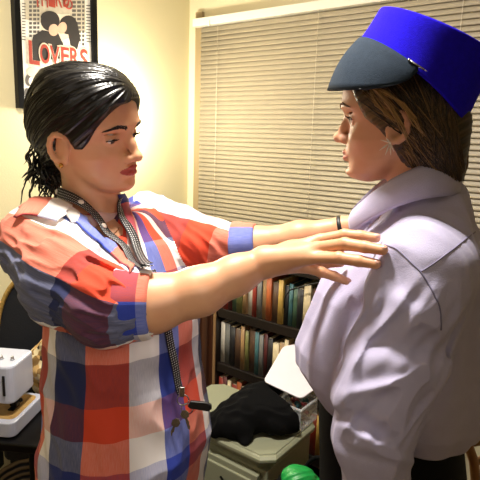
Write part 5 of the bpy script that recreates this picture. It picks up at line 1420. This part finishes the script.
    def rbox(x0, x1, y0, y1, z0, z1, r):
        K_ = MB(); pl = [(x0, y0), (x1, y0), (x1, y1), (x0, y1)]; pr = []
        rp = []
        n = 4
        for i in range(n):
            p0, p1, p2 = (np.array(pl[(i + k) % n]) for k in (-1, 0, 1)); a_ = p1 + nrm(p0 - p1) * r; c_ = p1 + nrm(p2 - p1) * r
            for t in np.linspace(0, 1, 6): rp.append(tuple(a_ * (1 - t) ** 2 + p1 * 2 * t * (1 - t) + c_ * t * t))
        return rp
    def rb(b, x0, x1, y0, y1, z0, z1, r, mi=0):
        rp = rbox(x0, x1, y0, y1, z0, z1, r); b.prism(rp, S_(0, 0, z0), [X, UP, Yv], z1 - z0, mi)
    zb = zt + .003
    b = MB(); rb(b, -.40, .0, .0, .165, zb, zb + .040, .022); b.build('bed', M['machine'], sm, .003)
    b = MB(); rb(b, -.20, -.010, .02, .150, zb + .040, zb + .0415, .02); b.build('cover_plate', M['brass_plate'], sm)
    b = MB(); rb(b, -.40, -.29, .02, .150, zb + .040, zb + .20, .02); b.build('pillar', M['machine'], sm, .006)
    b = MB(); rb(b, -.401, -.125, .027, .143, zb + .120, zb + .178, .022); b.build('arm', M['machine'], sm, .006)
    b = MB(); rb(b, -.13, -.012, .025, .145, zb + .078, zb + .182, .022); b.build('head', M['machine'], sm, .006)
    b = MB(); b.box(S_(-.034, .0245, zb + .130), (.006, .004, .055), A3); b.build('lever_slot', M['black_rubber'], sm)
    b = MB(); b.tube([S_(-.050, .020, zb + .158), S_(-.050, .016, zb + .118), S_(-.066, .010, zb + .113)], .003, 8); b.build('thread_lever', M['black_metal'], sm)
    b = MB(); b.tube([S_(-.048, .085, zb + .090), S_(-.048, .085, zb + .060)], .0032, 8); b.tube([S_(-.048, .085, zb + .07), S_(-.048, .085, zb + .044)], .0008, 6); b.build('needle_bar', M['silver'], sm)
    b = MB(); b.tube([S_(-.034, .085, zb + .090), S_(-.034, .085, zb + .056)], .003, 8); b.box(S_(-.038, .080, zb + .054), (.020, .022, .010), A3); b.box(S_(-.038, .072, zb + .0455), (.016, .034, .003), A3); b.ball(S_(-.024, .082, zb + .062), .006); b.build('presser_foot', M['black_metal'], sm)
    for x, r_ in ((-.066, .008), (-.034, .006)):
        b = MB(); b.lathe([(.0001, 0), (r_, 0), (r_ * .7, .004), (r_ * .5, .010), (.0001, .011)], S_(x, .07, zb + .1825), n=14); b.build('thread_guide', M['silver'], sm)
    b = MB(); b.lathe([(.0001, 0), (.045, 0), (.045, .02), (.0001, .022)], S_(-.402, .085, zb + .17), [Yv, UP, -X], 28); b.build('hand_wheel', M['machine'], sm)
    # ---- patterned bundle behind it
    K = SDF(); c_ = P(36, 352, 1.50); c_[2] = max(c_[2], .80); pb = P(36, 350, 1.475)
    zz = .0
    st = S_(.000, .225, 0); K = SDF(); r5 = random.Random(8)
    for k in range(13):
        K.ell(st + np.array([r5.uniform(-.03, .03), r5.uniform(-.012, .015), zt + .03 + .013 * k]), [r5.uniform(.045, .065) * (1 - .045 * k), .034, .026], None, k=.02)
    lo, hi = K.bounds(); K.add(fold_disp(0, aniso([.6, .2, .4], 14, 46), 23, .006), lo, hi, op='d')
    K.add(lambda p: (p[:, 2] - zt - .002).astype(F32), lo, hi, k=.003, op='s'); V, Q = K.mesh(.004)
    o = link_mesh('fabric_bundle', np_mesh('fabric_bundle', V, Q), M['pattern']); tag(o, 'crumpled cream and gold patterned fabric on the black table behind the sewing machine', 'fabric')
    # ---- woven basket low down
    bb = PZ(34, 470, .30); bs = np.array([bb[0] - .0, bb[1] + .06, 0])
    K = MB(); G = []
    bs = S_(-.06, .15, 0)
    M['wicker'] = NT('dark_wicker').m; t_ = NT('dark_wicker_rows'); w_ = t_.new('ShaderNodeTexWave'); w_.wave_type = 'BANDS'; w_.bands_direction = 'Z'; w_.inputs['Scale'].default_value = 14; w_.inputs['Distortion'].default_value = 1.5; t_.link(t_.coord(), w_.inputs[0])
    r_ = t_.ramp(w_.outputs['Fac'], [(.2, hexc('#120e0b')), (.8, hexc('#a88c62'))]); t_.link(r_.outputs[0], t_.b.inputs['Base Color']); t_.bump(w_.outputs['Fac'], .6, .006); M['wicker'] = t_.m
    prof = [(.0001, .003), (.085, .003)] + [(.088 + .0035 * (i % 2) + .00008 * i, .008 + .0125 * i) for i in range(40)] + [(.088, .51), (.080, .50), (.078, .02), (.0001, .015)]
    b = MB(); b.lathe(prof, bs, n=40); o = b.build('wicker_basket', M['wicker']); tag(o, 'tall dark woven basket with horizontal rows under the sewing table', 'basket')
    # ---- armchair with gold braid
    cc = P(37, 300, 1.58) * np.array([1, 1, 0]); ztop = P(37, 274, 1.58)[2]
    AX = [nrm([.97, -.22, 0]), nrm([.22, .97, 0]), UP]
    ac = empty('upholstered_chair', cc, 'dark upholstered chair with gold braid edging behind the sewing machine', 'chair')
    hw = .155
    arch = [(-hw, .46), (-hw, ztop - .26)] + [(hw * math.sin(w), ztop - .26 + .26 * math.cos(w)) for w in np.linspace(-math.pi / 2 + .05, math.pi / 2 - .05, 26)] + [(hw, ztop - .26), (hw, .46)]
    b = MB(); b.prism(arch, cc, [AX[0], AX[1], UP], .055); b.build('backrest', M['navy_uphol'], ac, .010)
    b = MB(); b.tube([cc + AX[0] * x * 1.0 + UP * z - AX[1] * .002 for x, z in arch], .0075, 8); b.build('braid', M['braid'], ac)
    b = MB(); b.box(cc + AX[1] * .165 + UP * .42, (.34, .32, .09), AX); b.build('seat', M['navy_uphol'], ac, .02)
    for x in (-.14, .14):
        for y in (.04, .29): b = MB(); b.tube([cc + AX[0] * x + AX[1] * y, cc + AX[0] * x + AX[1] * y + UP * .39], [.014, .020], 10); b.build('leg', M['dark_wood'], ac)
    # ---- wooden chair behind the woman in the hat
    wc = empty('wooden_chair', P(474, 480, 1.12) * [1, 1, 0] + [.16, .1, 0], 'light wooden chair partly hidden behind the woman in the blue hat', 'chair'); w0 = np.array(wc.location)
    b = MB(); L_ = [P(452, 419, 1.10), P(460, 430, 1.10), P(468, 444, 1.10), P(474, 462, 1.10), P(477, 490, 1.10)]; b.tube(L_ + [np.array([L_[-1][0] + .01, 1.10, .0])], [.011, .011, .011, .011, .012, .012], 10); b.build('back_post', M['chair_wood'], wc)
    b = MB(); R_ = [p_ + np.array([.36, .10, 0]) for p_ in L_]; b.tube(R_ + [np.array([R_[-1][0] + .01, R_[-1][1], .0])], .012, 10); b.build('back_post', M['chair_wood'], wc)
    for k in (0, 2, 3):
        b = MB(); b.tube([L_[k], (L_[k] + R_[k]) / 2 + [0, .02, 0], R_[k]], .009, 8); b.build('back_rail', M['chair_wood'], wc)
    zs_ = .46; s0_ = np.array([L_[-1][0] + .01, 1.10, zs_]); s1_ = s0_ + [.36, .10, 0]; d_ = nrm([.10, -.36, 0]) * -.36
    b = MB(); b.prism([(-.01, -.01), (.385, -.01), (.385, .30), (-.01, .30)], s0_ + [0, 0, -.012], [nrm([.36, .10, 0]), UP, nrm([-.10, .36, 0])], .024); b.build('seat', M['chair_wood'], wc, .005)
    for q_ in (s0_ + nrm([-.10, .36, 0]) * .28, s1_ + nrm([-.10, .36, 0]) * .28): b = MB(); b.tube([q_ * [1, 1, 0], q_ - [0, 0, .012]], [.012, .016], 10); b.build('leg', M['chair_wood'], wc)
    # ---- tan ornament on the bookcase and the cable above
    sL, sR, d1, zb1, zb2, ztp = L1['bc']
    s_, z_ = on_window_wall(290, 336, d1)
    # ---- cable in front of the books on the top row
    b = MB(); pts = [(284, 308), (285, 297), (290, 290), (300, 287), (312, 284), (326, 281)]
    W_ = []
    for px, py in pts: a_, z2 = on_window_wall(px, py, d1 + .012); W_.append(WP(a_, d1 + .012, z2))
    s9 = on_window_wall(326, 281, d1 + .012)[0]
    W_ += [WP(s9 + .04, d1 + .014, ztp - .10), WP(s9 + .06, d1 + .014, ztp - .02), WP(s9 + .06, d1 + .017, ztp + .022), WP(s9 + .06, d1 + .008, ztp + .0285), WP(s9 + .05, d1 - .08, ztp + .0265)]
    b.tube(W_, .0030, 8); o = b.build('cable', M['black_rubber']); tag(o, 'thin black cable looping down in front of the top row of paperbacks', 'cable')
M['chair_wood'] = wood('tan_chair_wood', '#8a5f34', '#b88450', (8, 8, 1))
def finalize():
    for o in list(COL.objects):
        if o.type == 'MESH' and o.parent is None and o.get('kind') != 'structure':
            n = len(o.data.vertices); co = np.empty(n * 3, np.float32); o.data.vertices.foreach_get('co', co); co = co.reshape(-1, 3); lo, hi = co.min(0), co.max(0)
            c = np.array([(lo[0] + hi[0]) / 2, (lo[1] + hi[1]) / 2, lo[2]], np.float32); 
            if o.children:
                pass
            o.data.vertices.foreach_set('co', (co - c).ravel()); o.location = Vector(c)
            for ch in o.children: ch.matrix_parent_inverse = Matrix.Translation(Vector(-c))
            o.data.update()
room(); right_woman(); left_woman(); props(); lights(); finalize()
